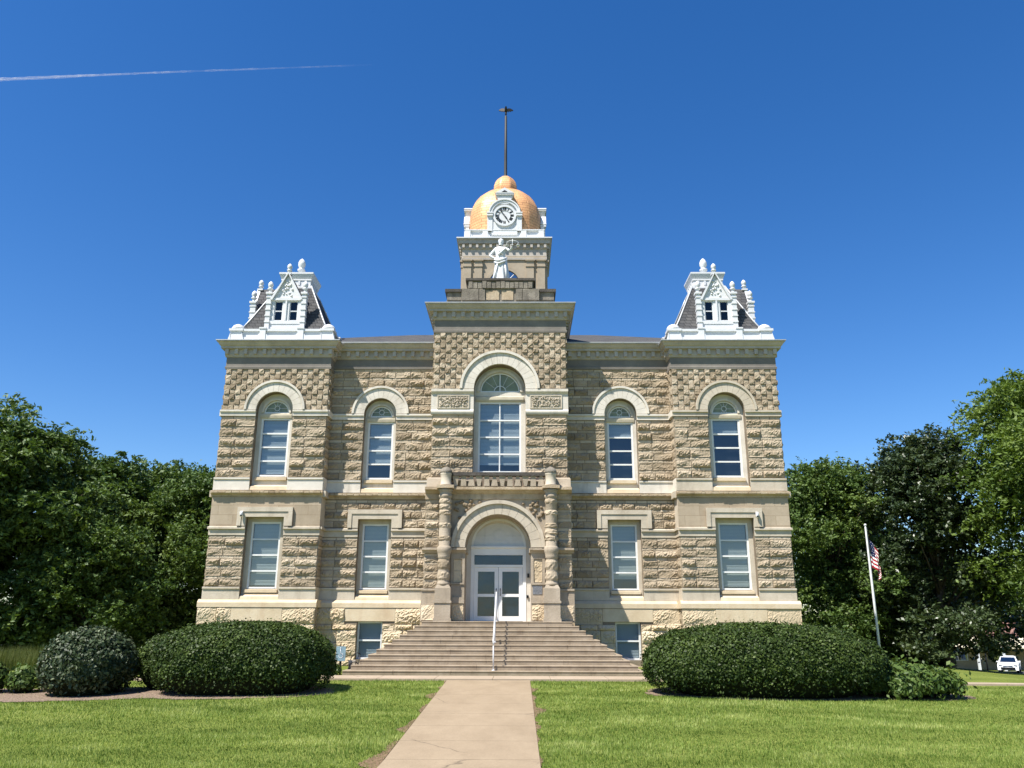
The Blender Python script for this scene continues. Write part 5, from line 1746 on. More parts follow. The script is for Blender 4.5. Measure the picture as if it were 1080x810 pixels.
def statue():
    zb = 14.40
    t = empty('statue', (-0.02, 0.55, zb))
    tag(t, 'white robed woman statue lifting scales in front of the clock tower', 'statue')
    S = 1.0
    H = 1.98
    b = MB(); b.box(-0.36, 0.36, -0.30, 0.32, 0.0, 0.06); b.build('plinth', M['statue'], t)
    # robe: lofted folds
    prof = [(0.06, 0.36, 0.27), (0.12, 0.35, 0.26), (0.35, 0.31, 0.235), (0.6, 0.275, 0.215), (0.85, 0.255, 0.205), (1.0, 0.245, 0.20), (1.12, 0.205, 0.165), (1.2, 0.185, 0.15),
            (1.30, 0.20, 0.155), (1.42, 0.235, 0.165), (1.52, 0.235, 0.15), (1.58, 0.19, 0.12), (1.62, 0.10, 0.085)]
    n = 44; vs = []
    for (z, rx, ry) in prof:
        lean = 0.03*math.sin(z*2.6)
        for k in range(n):
            a = 2*PI*k/n
            amp = 0.085*max(0, 1-z/1.25)+0.02
            fold = 1+amp*math.sin(9*a+1.2*math.sin(z*3))+0.5*amp*math.sin(15*a+z*4)
            knee = 0.05*math.exp(-((z-0.75)/0.22)**2)*max(0, -math.sin(a))*(1 if math.cos(a) > -0.2 else 0.3)
            vs.append((lean+rx*fold*math.cos(a), (ry*fold+knee)*math.sin(a)*1.0, z))
    m = len(prof)
    fs = [(j*n+k, j*n+(k+1) % n, (j+1)*n+(k+1) % n, (j+1)*n+k) for j in range(m-1) for k in range(n)]
    fs.append(tuple((m-1)*n+k for k in range(n))); fs.append(tuple(range(n-1, -1, -1)))
    # the body: head, neck, torso and both arms in one skin
    V = [(0.02, 0, 1.05), (0.02, 0, 1.30), (0.02, 0.0, 1.50), (0.02, -0.005, 1.62), (0.015, -0.02, 1.70), (0.01, -0.03, 1.80), (0.01, -0.02, 1.90),
         (-0.20, 0.0, 1.545), (-0.36, -0.03, 1.33), (-0.43, -0.06, 1.22), (-0.27, -0.13, 1.09), (-0.17, -0.15, 1.05),
         (0.23, 0.0, 1.545), (0.33, -0.09, 1.45), (0.38, -0.14, 1.40), (0.44, -0.22, 1.47), (0.46, -0.27, 1.54)]
    Eg = [(0, 1), (1, 2), (2, 3), (3, 4), (4, 5), (5, 6), (2, 7), (7, 8), (8, 9), (9, 10), (10, 11), (2, 12), (12, 13), (13, 14), (14, 15), (15, 16)]
    Rd = [0.15, 0.14, 0.15, 0.06, 0.075, 0.105, 0.085, 0.075, 0.06, 0.052, 0.042, 0.045, 0.075, 0.062, 0.055, 0.045, 0.045]
    bd = skin_mesh('body', V, Eg, Rd, M['statue'], t)
    rb = MB(); rb.add(vs, fs, 0, 0.5, True)
    # diagonal drapery across the hips and over the shoulder
    rb.tube([(-0.24, -0.15, 1.02), (-0.08, -0.24, 0.93), (0.12, -0.245, 0.99), (0.25, -0.12, 1.12)], [0.04, 0.05, 0.05, 0.03], 8)
    rb.tube([(-0.25, -0.12, 0.92), (-0.05, -0.26, 0.80), (0.14, -0.26, 0.88), (0.26, -0.12, 1.02)], [0.03, 0.045, 0.045, 0.03], 8)
    rb.tube([(0.20, -0.10, 1.55), (0.05, -0.19, 1.35), (-0.10, -0.19, 1.18)], [0.03, 0.04, 0.03], 8)
    rb.tube([(-0.16, -0.10, 1.55), (-0.02, -0.18, 1.38), (0.12, -0.18, 1.2)], [0.025, 0.035, 0.03], 8)
    rb.tube([(0.16, -0.2, 0.9), (0.22, -0.24, 0.5), (0.25, -0.26, 0.08)], [0.03, 0.045, 0.05], 8)
    rb.tube([(-0.12, -0.22, 0.8), (-0.2, -0.24, 0.4), (-0.24, -0.24, 0.08)], [0.03, 0.04, 0.05], 8)
    rb.build('robe', M['statue'], t)
    hr = MB()
    hr.lathe(0.01, 0.0, [(0.03, 1.76), (0.10, 1.80), (0.115, 1.88), (0.10, 1.95), (0.05, 1.99), (0.01, 2.0)], 14)
    hr.lathe(0.01, 0.11, [(0.01, 1.78), (0.05, 1.81), (0.055, 1.86), (0.01, 1.91)], 10)
    hr.tube([(0.01, -0.12, 1.86), (0.01, -0.145, 1.81), (0.01, -0.12, 1.80)], [0.012, 0.018, 0.012], 6)
    hr.build('hair', M['statue'], t)
    # hands: five separate fingers each
    hd = MB()
    for s, (hx, hy, hz), d in ((1, (0.465, -0.285, 1.56), (0.15, -0.5, 0.8)), (-1, (-0.16, -0.16, 1.05), (0.9, -0.2, -0.25))):
        d = Vector(d).normalized(); side = d.cross(Vector((0, 0, 1))).normalized()
        for q in range(4):
            p = Vector((hx, hy, hz))+side*(q-1.5)*0.018
            hd.tube([p, p+d*0.04, p+d*0.065+Vector((0, -0.02, -0.02)), p+d*0.06+Vector((0, -0.03, -0.05))], [0.010, 0.010, 0.009, 0.006], 6)
        p = Vector((hx, hy, hz))+side*0.03*s
        hd.tube([p-d*0.02, p+side*0.03*s+d*0.01, p+side*0.035*s+d*0.04], [0.012, 0.010, 0.007], 6)
    hd.build('fingers', M['statue'], t)
    sc = MB()
    c = Vector((0.48, -0.30, 1.60))
    sc.tube([c+Vector((0, 0, -0.06)), c+Vector((0, 0, 0.24))], 0.013, 6)
    sc.tube([c+Vector((-0.22, 0, 0.12)), c+Vector((-0.1, 0, 0.17)), c+Vector((0, 0, 0.18)), c+Vector((0.1, 0, 0.17)), c+Vector((0.22, 0, 0.12))], 0.012, 6)
    for s in (-1, 1):
        e = c+Vector((s*0.22, 0, 0.12))
        for q in range(3):
            a = 2*PI*q/3
            sc.tube([e, e+Vector((0.08*math.cos(a), 0.08*math.sin(a), -0.17))], 0.0035, 4)
        sc.lathe(e.x, e.y, [(0.01, e.z-0.205), (0.06, e.z-0.19), (0.088, e.z-0.165), (0.088, e.z-0.158)], 12)
    sc.build('scales', M['statue'], t)
statue()

# ------------------------------------------------------------------ flagpole and flag
def flagpole():
    x, y = 15.62, 6.0
    zg = gzf(x, y)
    t = empty('flagpole', (x, y, zg))
    tag(t, 'white flagpole standing behind the right hedge', 'flagpole')
    p = MB(); p.lathe(0, 0, [(0.055, 0), (0.05, 2.5), (0.038, 5.45-zg), (0.03, 5.5-zg)], 14); p.build('pole', M['rail'], t)
    p = MB(); p.lathe(0, 0, [(0.02, 5.50-zg), (0.05, 5.52-zg), (0.06, 5.56-zg), (0.04, 5.60-zg), (0.01, 5.61-zg)], 12); p.build('truck', M['rail'], t)
    p = MB(); p.lathe(0, 0, [(0.14, 0), (0.14, 0.05), (0.08, 0.10), (0.06, 0.12)], 14); p.build('base_collar', M['lead'], t)
    p = MB(); p.tube([(0.07, -0.02, 1.0), (0.065, -0.02, 5.45-zg)], 0.006, 4); p.build('halyard', M['black'], t)
    # limp flag with stripes and a starred canton
    nu, nv = 60, 39
    Lf, Hf = 1.75, 1.22
    z_top = 5.0
    mb = MB(); vs = []
    for i in range(nu+1):
        u = i/nu
        for j in range(nv+1):
            v = j/nv
            X = 0.06+(0.37*math.sin(min(1, u*1.5)*PI/2)-0.08*u)*(1-0.10*v)+0.035*math.sin(u*14+v*3)*u
            drop = 1.30*u**1.1+0.06*u*v
            Z = z_top-v*Hf*(1-0.62*u)-drop*0.95
            Yv = -0.03+0.13*math.sin(u*11+v*1.5)*u**0.5*(0.6+0.4*v)+0.04*math.sin(u*23-v*4)
            vs.append((X, Yv, Z))
    fs = []; mi = []
    red, whi, blu = 0, 1, 2
    for i in range(nu):
        for j in range(nv):
            a = i*(nv+1)+j
            fs.append((a, a+1, a+nv+2, a+nv+1))
            stripe = j//3
            m_ = red if stripe % 2 == 0 else whi
            if i < nu*0.26 and stripe < 7:
                m_ = blu
                ci, cj = i % 4, j % 4
                row = j//2
                if (i % 4 == (1 if (j//4) % 2 else 3)) and (j % 4 == 1): m_ = whi
            mi.append(m_)
    mb.v = vs; mb.f = [list(f) for f in fs]; mb.m = mi; mb.t = [0.5]*len(fs); mb.s = [True]*len(fs)
    fl = mb.build('flag', [M['flag_red'], M['flag_white'], M['flag_blue']])
    fl.location = (x, y-0.0, 0)
    tag(fl, 'limp red and white striped flag with starred blue canton', 'flag')
M['flag_red'] = simple('flag_red', (0.33, 0.015, 0.03), 0.8, 0.1, var=0.08)
M['flag_white'] = simple('flag_white', (0.75, 0.74, 0.72), 0.8, 0.1, var=0.04)
M['flag_blue'] = simple('flag_blue', (0.012, 0.02, 0.07), 0.8, 0.1, var=0.08)
flagpole()

# ------------------------------------------------------------------ foliage
def mat_leaf(name, c0, c1, c2, rough=0.55, spec=0.35, trans=0.25):
    m = bpy.data.materials.new(name); m.use_nodes = True
    n = m.node_tree.nodes; l = m.node_tree.links
    b = n['Principled BSDF']; out = n['Material Output']
    b.inputs['Roughness'].default_value = rough
    b.inputs['Specular IOR Level'].default_value = spec
    at = n.new('ShaderNodeAttribute'); at.attribute_name = 'tint'
    r = ramp(n, [(0.0, c0), (0.5, c1), (1.0, c2)])
    l.new(at.outputs['Fac'], r.inputs[0])
    l.new(r.outputs[0], b.inputs['Base Color'])
    tr = n.new('ShaderNodeBsdfTranslucent')
    mm = n.new('ShaderNodeMix'); mm.data_type = 'RGBA'; mm.blend_type = 'MULTIPLY'; mm.inputs[0].default_value = 1
    l.new(r.outputs[0], mm.inputs[6]); mm.inputs[7].default_value = (1.0, 1.0, 0.45, 1)
    l.new(mm.outputs[2], tr.inputs['Color'])
    mx = n.new('ShaderNodeMixShader'); mx.inputs[0].default_value = trans
    l.new(b.outputs[0], mx.inputs[1]); l.new(tr.outputs[0], mx.inputs[2]); l.new(mx.outputs[0], out.inputs[0])
    return m
M['leaf_tree'] = mat_leaf('tree_leaf', (0.044, 0.085, 0.019), (0.090, 0.148, 0.033), (0.165, 0.225, 0.058))
M['leaf_bright'] = mat_leaf('bright_tree_leaf', (0.055, 0.100, 0.016), (0.105, 0.165, 0.028), (0.17, 0.24, 0.05), trans=0.3)
M['leaf_grey'] = mat_leaf('greyish_tree_leaf', (0.025, 0.045, 0.018), (0.050, 0.078, 0.030), (0.10, 0.13, 0.055), rough=0.4, spec=0.5, trans=0.2)
M['leaf_hedge'] = mat_leaf('yew_hedge_leaf', (0.018, 0.034, 0.007), (0.042, 0.070, 0.013), (0.10, 0.14, 0.03), rough=0.5, spec=0.2, trans=0.15)
M['leaf_glossy'] = mat_leaf('glossy_shrub_leaf', (0.016, 0.030, 0.010), (0.034, 0.056, 0.018), (0.15, 0.175, 0.09), rough=0.5, spec=0.35, trans=0.08)
M['leaf_low'] = mat_leaf('low_shrub_leaf', (0.035, 0.07, 0.012), (0.075, 0.125, 0.024), (0.16, 0.215, 0.055), rough=0.5, spec=0.3, trans=0.25)
M['hedge_core'] = simple('dark_shrub_core', (0.018, 0.022, 0.010), 0.95, 0.05, var=0.3, scale=12)
M['bark'] = simple('tree_bark', (0.10, 0.08, 0.06), 0.95, 0.1, var=0.3, scale=6, bump=0.8, bscale=14)
M['blade'] = mat_leaf('grass_blade', (0.080, 0.140, 0.018), (0.205, 0.29, 0.056), (0.48, 0.52, 0.19), rough=0.6, spec=0.2, trans=0.35)
M['tall_grass'] = mat_leaf('tall_grass_blade', (0.06, 0.085, 0.02), (0.12, 0.15, 0.04), (0.22, 0.23, 0.08), rough=0.6, spec=0.2, trans=0.3)

def leaf_quads(P, Nn, size, rng, elong=1.5):
    """rhombic leaves at points P with normals near Nn"""
    n = len(P)
    size = np.broadcast_to(np.asarray(size, float), (n,))
    r = rng.normal(size=(n, 3)); r /= np.linalg.norm(r, axis=1, keepdims=True)
    A = np.cross(Nn, r); A /= np.linalg.norm(A, axis=1, keepdims=True)+1e-9
    B = np.cross(Nn, A); B /= np.linalg.norm(B, axis=1, keepdims=True)+1e-9
    A = A*(size*elong*0.5)[:, None]; B = B*(size*0.5)[:, None]
    bend = Nn*(size*0.12)[:, None]
    V = np.stack([P-A, P+B*0.9-A*0.1+bend, P+A, P-B*0.9-A*0.1+bend], 1).reshape(-1, 3)
    F = np.arange(4*n).reshape(n, 4)
    return V, F

def tree(name, label, group, x, y, top, rad, leaves, mat, seed, size=0.17, low=0.16, squash=0.6, style='round', nclump=60, lean=(0, 0)):
    rng = np.random.default_rng(seed)
    random.seed(seed)
    zg = gzf(x, y)
    H = top-zg
    t = empty(name, (x, y, zg))
    tag(t, label, 'tree', group)
    # clump centres through the crown volume, biased outward
    cz0 = H*low; ch = H-cz0
    C = []; Rc = []
    tries = 0
    while len(C) < nclump and tries < 20000:
        tries += 1
        h = rng.random()**0.85
        if style == 'round': env = math.sin(PI*min(1, 0.16+0.80*h))**0.62
        elif style == 'cone': env = (1-h)**0.55*min(1, h*6+0.35)
        else: env = math.sin(PI*min(1, 0.22+0.72*h))**0.5
        a = rng.random()*2*PI
        rr = rad*env*(rng.random()**0.42)*(1+0.22*math.sin(3*a+seed)+0.12*math.sin(5*a+h*9+seed))
        cr = rad*rng.uniform(0.20, 0.34)
        p = np.array([rr*math.cos(a)*0.92+lean[0]*h, rr*math.sin(a)*0.92+lean[1]*h, cz0+ch*h-cr*0.4*(h > .85)])
        if C and min(np.linalg.norm((p-c)*[1, 1, 1.3]) for c in C) < cr*0.55: continue
        C.append(p); Rc.append(cr)
    C = np.array(C); Rc = np.array(Rc)
    wgt = Rc**2/np.sum(Rc**2)
    idx = rng.choice(len(C), size=leaves, p=wgt)
    # twigs within every clump: leaves gather along short sprays
    nsp = leaves//14
    sp_c = rng.choice(len(C), size=nsp, p=wgt)
    d = rng.normal(size=(nsp, 3)); d /= np.linalg.norm(d, axis=1, keepdims=True)
    rad_ = rng.random(nsp)**0.45
    base = C[sp_c]+d*(Rc[sp_c]*rad_)[:, None]*np.array([1, 1, squash])
    dirv = d*np.array([1, 1, 0.35])+rng.normal(scale=0.35, size=(nsp, 3))+np.array([0, 0, -0.12 if style == 'feather' else 0.1])
    dirv /= np.linalg.norm(dirv, axis=1, keepdims=True)
    k = rng.integers(0, nsp, size=leaves)
    L = rad*0.17
    tt = rng.random(leaves)
    P = base[k]+dirv[k]*(tt*L)[:, None]+rng.normal(scale=size*0.55, size=(leaves, 3))*np.array([1, 1, 0.7])
    if style == 'feather': P[:, 2] -= 0.10*L*tt**2*3
    N = rng.normal(scale=0.75, size=(leaves, 3))+np.array([0, 0, 0.9])
    N /= np.linalg.norm(N, axis=1, keepdims=True)
    V, F = leaf_quads(P, N, size*rng.uniform(0.6, 1.25, leaves), rng, 1.7 if style != 'feather' else 2.2)
    cl_t = rng.normal(0.45, 0.16, len(C)); sp_t = rng.normal(0, 0.12, nsp)
    tint = np.clip(cl_t[sp_c][k]+sp_t[k]+rng.normal(0, 0.12, leaves), 0, 1)
    np_mesh('crown', V, F, mat, t, tint)
    tk = MB()
    r0 = max(0.16, rad*0.065)
    hz = H*(low+0.35)
    tk.tube([(0, 0, -0.3), (0.02, 0, 0.3), (0.05*rad*lean[0], 0.03, hz*0.5), (lean[0]*0.3, lean[1]*0.3, hz), (lean[0]*0.8, lean[1]*0.8, H*0.86)], [r0*1.5, r0*1.1, r0*0.9, r0*0.65, r0*0.12], 10)
    for i in range(0, len(C), 2):
        c = C[i]
        zs = min(max(c[2]*0.55, H*low*0.9), hz*1.2)
        s0 = np.array([lean[0]*0.3*zs/hz, lean[1]*0.3*zs/hz, zs]); m_ = s0*0.45+c*0.55+np.array([0, 0, 0.25])
        rr = r0*0.35
        tk.tube([tuple(s0), tuple(m_), tuple(c)], [rr, rr*0.55, rr*0.18], 5)
    tk.build('trunk', M['bark'], t)
    return t

GL = 'trees on the left of the courthouse'; GR = 'trees on the right of the courthouse'
tree('deciduous_tree', 'tall full green tree at the left edge of the picture', GL, -27.6, 13.0, 13.3, 5.4, 105000, M['leaf_tree'], 1, 0.140, low=0.12, style='feather', squash=0.45, nclump=85)
tree('deciduous_tree', 'green tree with thin open top, second from the left edge', GL, -25.8, 20.0, 11.6, 4.4, 80500, M['leaf_tree'], 2, 0.140, low=0.10, style='feather', squash=0.5, nclump=70)
tree('deciduous_tree', 'rounded middle tree of the left group', GL, -22.6, 25.0, 11.5, 4.4, 80500, M['leaf_tree'], 3, 0.140, low=0.08, nclump=70)
tree('deciduous_tree', 'rounded green tree beside the left corner of the courthouse', GL, -18.2, 21.0, 10.2, 4.2, 91000, M['leaf_tree'], 4, 0.133, low=0.06, nclump=75)
tree('deciduous_tree', 'dark leafy tree low behind the round dark shrub', GL, -21.5, 14.5, 6.9, 3.7, 59500, M['leaf_tree'], 5, 0.126, low=0.05, nclump=50)
tree('deciduous_tree', 'dark green tree beside the right corner of the courthouse', GR, 19.9, 22.0, 11.1, 4.5, 91000, M['leaf_tree'], 6, 0.133, low=0.05, nclump=75)
tree('deciduous_tree', 'tall narrow greyish tree behind the flagpole', GR, 24.4, 18.0, 12.0, 3.7, 91000, M['leaf_grey'], 7, 0.140, low=0.06, style='oval', nclump=105)
tree('deciduous_tree', 'bright feathery tree at the right edge of the picture', GR, 30.1, 11.5, 14.7, 6.2, 157500, M['leaf_bright'], 8, 0.126, low=0.30, style='feather', squash=0.32, nclump=125)
tree('evergreen_tree', 'low dark bushy tree under the bright feathery tree', GR, 24.2, 21.0, 3.0, 2.2, 42000, M['leaf_tree'], 9, 0.126, low=0.03, nclump=40)
tree('deciduous_tree', 'dark tree between the corner tree and the greyish tree', GR, 23.2, 27.0, 9.6, 4.6, 52500, M['leaf_tree'], 10, 0.140, low=0.05, nclump=50)
tree('deciduous_tree', 'distant tree behind the left group', GL, -33.0, 40.0, 13.0, 6.5, 45500, M['leaf_tree'], 12, 0.238, low=0.05, nclump=60)
tree('deciduous_tree', 'distant dark tree closing the view behind the bright feathery tree', GR, 27.3, 34.0, 9.5, 4.4, 45500, M['leaf_tree'], 14, 0.210, low=0.05, nclump=50)

tree('deciduous_tree', 'far dark tree rising behind the low house with cream porch roof', GR, 60.0, 80.0, 10.0, 9.0, 30000, M['leaf_tree'], 15, 0.36, low=0.03, nclump=60)
tree('deciduous_tree', 'far dark tree beyond the right end of the low house with cream porch roof', GR, 76.0, 84.0, 11.0, 9.0, 30000, M['leaf_tree'], 16, 0.36, low=0.03, nclump=60)

def superell(cx, cy, zg, rx, ry, h, leaves, size, mat, name, label, cat, group, seed, e=2.6, core=0.90, glossy=False, undercut=0.0, rough=0.05, elong=1.5):
    """clipped shrub: leaves packed through the skin of a rounded block"""
    rng = np.random.default_rng(seed)
    t = empty(name, (cx, cy, zg)); tag(t, label, cat, group)
    n = leaves
    d = rng.normal(size=(int(n*1.5), 3)); d[:, 2] = np.abs(d[:, 2])*1.0-0.45*rng.random(len(d))
    d /= np.linalg.norm(d, axis=1, keepdims=True)
    d *= 1.0
    # project on a superellipsoid centred at h*0.45
    hc = h*0.40
    lo = hc*1.45
    def surf(d):
        rz = np.where(d[:, 2] > 0, h-hc, lo)
        k = (np.abs(d[:, 0]/rx)**e+np.abs(d[:, 1]/ry)**e+np.abs(d[:, 2]/rz)**e)**(-1/e)
        return d*k[:, None]
    S = d*np.array([rx, ry, h*0.5]); S /= np.linalg.norm(S, axis=1, keepdims=True)
    P = surf(S)
    g = np.stack([np.sign(P[:, 0])*np.abs(P[:, 0]/rx)**(e-1)/rx, np.sign(P[:, 1])*np.abs(P[:, 1]/ry)**(e-1)/ry, np.sign(P[:, 2])*np.abs(P[:, 2]/np.where(P[:, 2] > 0, h-hc, lo))**(e-1)/np.where(P[:, 2] > 0, h-hc, lo)], 1)
    g /= np.linalg.norm(g, axis=1, keepdims=True)
    lump = (np.sin(P[:, 0]*3.1+seed)*np.sin(P[:, 1]*2.7+1)*np.sin(P[:, 2]*4+2)*0.03+np.sin(P[:, 0]*9+seed)*np.sin(P[:, 2]*11+P[:, 1]*7)*0.018)*(rough/0.05)
    P = P+g*(lump+rng.normal(-0.5, 1.0, len(P))*rough*0.55)[:, None]
    stray = rng.random(len(P)) < 0.02
    P = P+g*(stray*rng.uniform(0.0, 1.0, len(P))*rough*1.7)[:, None]+np.array([0, 0, 1.0])*(stray*rng.uniform(0, 1, len(P))*rough*1.0)[:, None]
    P[:, 2] += hc
    if undercut: P[:, :2] *= (1-undercut*np.clip(0.5-P[:, 2]/h, 0, 1))[:, None]
    keep = P[:, 2] > 0.03
    P = P[keep][:n]; g = g[keep][:n]
    N = g*0.8+rng.normal(scale=0.55, size=P.shape)+np.array([0, 0, 0.15]); N /= np.linalg.norm(N, axis=1, keepdims=True)
    V, F = leaf_quads(P, N, size*rng.uniform(0.65, 1.3, len(P)), rng, elong)
    patch_ = 0.13*np.sin(P[:, 0]*1.9+seed)*np.sin(P[:, 2]*3.3+P[:, 1]*2)+0.09*np.sin(P[:, 0]*6.7+seed)*np.sin(P[:, 2]*8+P[:, 1]*5)+0.16*np.clip(P[:, 2]/h-0.7, 0, 1)
    tint = np.clip(rng.normal(0.45, 0.2, len(P))+patch_, 0, 1)
    np_mesh('foliage', V, F, mat, t, tint)
    # solid dark core, its colour stands for the shade inside the shrub
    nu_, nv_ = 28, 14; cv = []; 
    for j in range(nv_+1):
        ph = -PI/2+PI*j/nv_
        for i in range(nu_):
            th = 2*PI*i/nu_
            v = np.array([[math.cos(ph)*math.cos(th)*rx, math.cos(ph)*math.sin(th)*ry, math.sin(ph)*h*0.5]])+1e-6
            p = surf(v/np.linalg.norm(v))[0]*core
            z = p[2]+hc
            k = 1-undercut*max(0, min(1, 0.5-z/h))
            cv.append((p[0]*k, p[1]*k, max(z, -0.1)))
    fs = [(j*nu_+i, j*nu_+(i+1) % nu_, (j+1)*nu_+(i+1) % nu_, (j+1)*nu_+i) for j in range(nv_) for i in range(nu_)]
    mb = MB(); mb.add(cv, fs, 0, 0.5, True); mb.build('dark_core', M['hedge_core'], t)
    return t
HG = 'shrubs along the front of the courthouse'
superell(-6.08, -8.15, gzf(-6, -8.2)-0.02, 2.10, 1.36, 1.60, 80000, 0.045, M['leaf_hedge'], 'clipped_hedge', 'wide rounded clipped hedge left of the entrance path', 'hedge', HG, 21, e=2.8, rough=0.065)
superell(-8.15, -7.2, gzf(-8, -7.2)-0.02, 0.95, 0.95, 1.34, 26000, 0.045, M['leaf_hedge'], 'clipped_hedge', 'smaller rounded shrub tucked behind the left end of the wide hedge', 'shrub', HG, 22, e=2.2, rough=0.08)
superell(-9.9, -8.3, gzf(-10.1, -8.3)-0.02, 1.02, 1.05, 1.50, 40000, 0.060, M['leaf_glossy'], 'glossy_shrub', 'round dark shrub with glossy leaves on the mulch bed', 'shrub', HG, 23, e=2.2, rough=0.07, undercut=0.10, elong=1.7)
superell(6.78, -8.15, gzf(6.7, -8.2)-0.02, 2.88, 1.42, 1.63, 115000, 0.045, M['leaf_hedge'], 'clipped_hedge', 'long rounded clipped hedge right of the entrance path', 'hedge', HG, 24, e=2.6, rough=0.065)
superell(10.25, -8.2, gzf(10.4, -8.2)-0.02, 1.15, 0.85, 0.66, 12000, 0.08, M['leaf_low'], 'leafy_shrub', 'low loose light green shrub at the right end of the long hedge', 'shrub', HG, 25, e=2.0, rough=0.18, core=0.72, elong=1.6)
superell(-11.65, -7.9, gzf(-11.6, -7.9)-0.02, 0.35, 0.34, 0.62, 2600, 0.075, M['leaf_low'], 'small_shrub', 'small bright green shrub left of the round glossy shrub', 'shrub', HG, 26, e=2.0, rough=0.10, core=0.75)
superell(-12.75, -8.0, gzf(-12.7, -8.0)-0.02, 0.60, 0.5, 0.80, 5000, 0.06, M['leaf_hedge'], 'small_shrub', 'dark shrub cut by the left edge of the picture', 'shrub', HG, 27, e=2.2)
superell(-4.75, -4.0, gzf(-4.7, -4.0)-0.02, 0.22, 0.18, 0.32, 900, 0.05, M['leaf_low'], 'small_shrub', 'tiny plant below the blue sign by the steps', 'plant', HG, 28, e=2.0, core=0.7)

# ------------------------------------------------------------------ grass
def grass():
    rng = np.random.default_rng(5)
    n = 420000
    # sample on the ground seen by the lens, denser towards the camera
    cam = np.array([0.72, -29.5])
    u = rng.random(n)
    dist = 9.6*(26.5/9.6)**(u**1.0)
    ang = rng.uniform(-0.66, 0.64, n)
    x = cam[0]+dist*np.tan(ang); y = cam[1]+dist
    ok = (y < -5.72)
    ok &= ~((x > -1.27) & (x < 1.05)) | (rng.random(n) < 0.0)
    x, y, dist = x[ok], y[ok], dist[ok]
    # keep out of beds and bare soil
    v = np.array([mulch_left(a, b) if a < -2.8 and b > -10.4 else (mulch_right(a, b) if a > 2.8 and b > -9.9 else (bare_edge(a, b) if abs(a) < 2.0 else -1)) for a, b in zip(x, y)])
    ok = (v < 0.0) | (rng.random(len(x)) < np.where(np.abs(x) < 2.2, 0.38, 0.05)) | ((v < 0.05) & (rng.random(len(x)) < 0.5))
    x, y, dist = x[ok], y[ok], dist[ok]
    n = len(x)
    z = gz(x, y)
    band = 0.5+0.5*np.sin(y*2.4+0.35*np.sin(x*0.8)+0.1*x)
    low = np.sin(x*0.55+1.7)*np.sin(y*0.8+0.6)+0.6*np.sin(x*1.7-y*1.1)+0.5*np.sin(x*0.23+y*2.1+2)
    h = (0.044+0.010*low)*rng.uniform(0.55, 1.35, n)
    wd = 0.0045*(dist/11)**0.8*rng.uniform(0.7, 1.3, n)
    a = rng.random(n)*2*PI
    lean = rng.uniform(0.2, 0.9, n)*h
    la = rng.normal(0, 1.1, n)+np.where(band > 0.5, 0.0, PI)     # mown one way, then the other
    tx, ty = np.cos(la)*lean*0.6, np.sin(la)*lean
    bx, by = np.cos(a)*wd, np.sin(a)*wd
    P0 = np.stack([x-bx, y-by, z-0.005], 1); P1 = np.stack([x+bx, y+by, z-0.005], 1)
    P2 = np.stack([x+tx, y+ty, z+h], 1)
    V = np.stack([P0, P1, P2], 1).reshape(-1, 3); F = np.arange(3*n).reshape(n, 3)
    fine = np.array([mnoise.noise(Vector((a_*0.9, b_*1.9, 3.0)))+0.6*mnoise.noise(Vector((a_*5.5, b_*8.0, 7.0))) for a_, b_ in zip(x, y)])
    tint = np.clip(0.42+0.10*low+0.14*(band-0.5)+0.5*fine+rng.normal(0, 0.17, n), 0, 1)  # band term paints the mowing stripes that leaning blades show in the light
    o = np_mesh('grass', V, F, M['blade'], None, tint)
    tag(o, 'short mown lawn grass on both sides of the path', 'grass', kind='stuff')
grass()
def tallgrass():
    rng = np.random.default_rng(6)
    n = 16000
    x = rng.uniform(-21.5, -16.3, n); y = rng.uniform(4.0, 7.2, n)
    z = gz(x, y)
    h = rng.uniform(0.5, 1.05, n)*(0.9+0.2*np.sin(x*2.1))
    a = rng.random(n)*2*PI; l = rng.uniform(0.05, 0.35, n)
    bx, by = np.cos(a+1.57)*0.012, np.sin(a+1.57)*0.012
    V = np.stack([np.stack([x-bx, y-by, z], 1), np.stack([x+bx, y+by, z], 1), np.stack([x+np.cos(a)*l, y+np.sin(a)*l, z+h], 1)], 1).reshape(-1, 3)
    o = np_mesh('ornamental_grass', V, np.arange(3*n).reshape(n, 3), M['tall_grass'], None, np.clip(rng.normal(0.5, 0.25, n), 0, 1))
    tag(o, 'tall loose ornamental grass behind the small shrubs at left', 'grass', kind='stuff')
tallgrass()

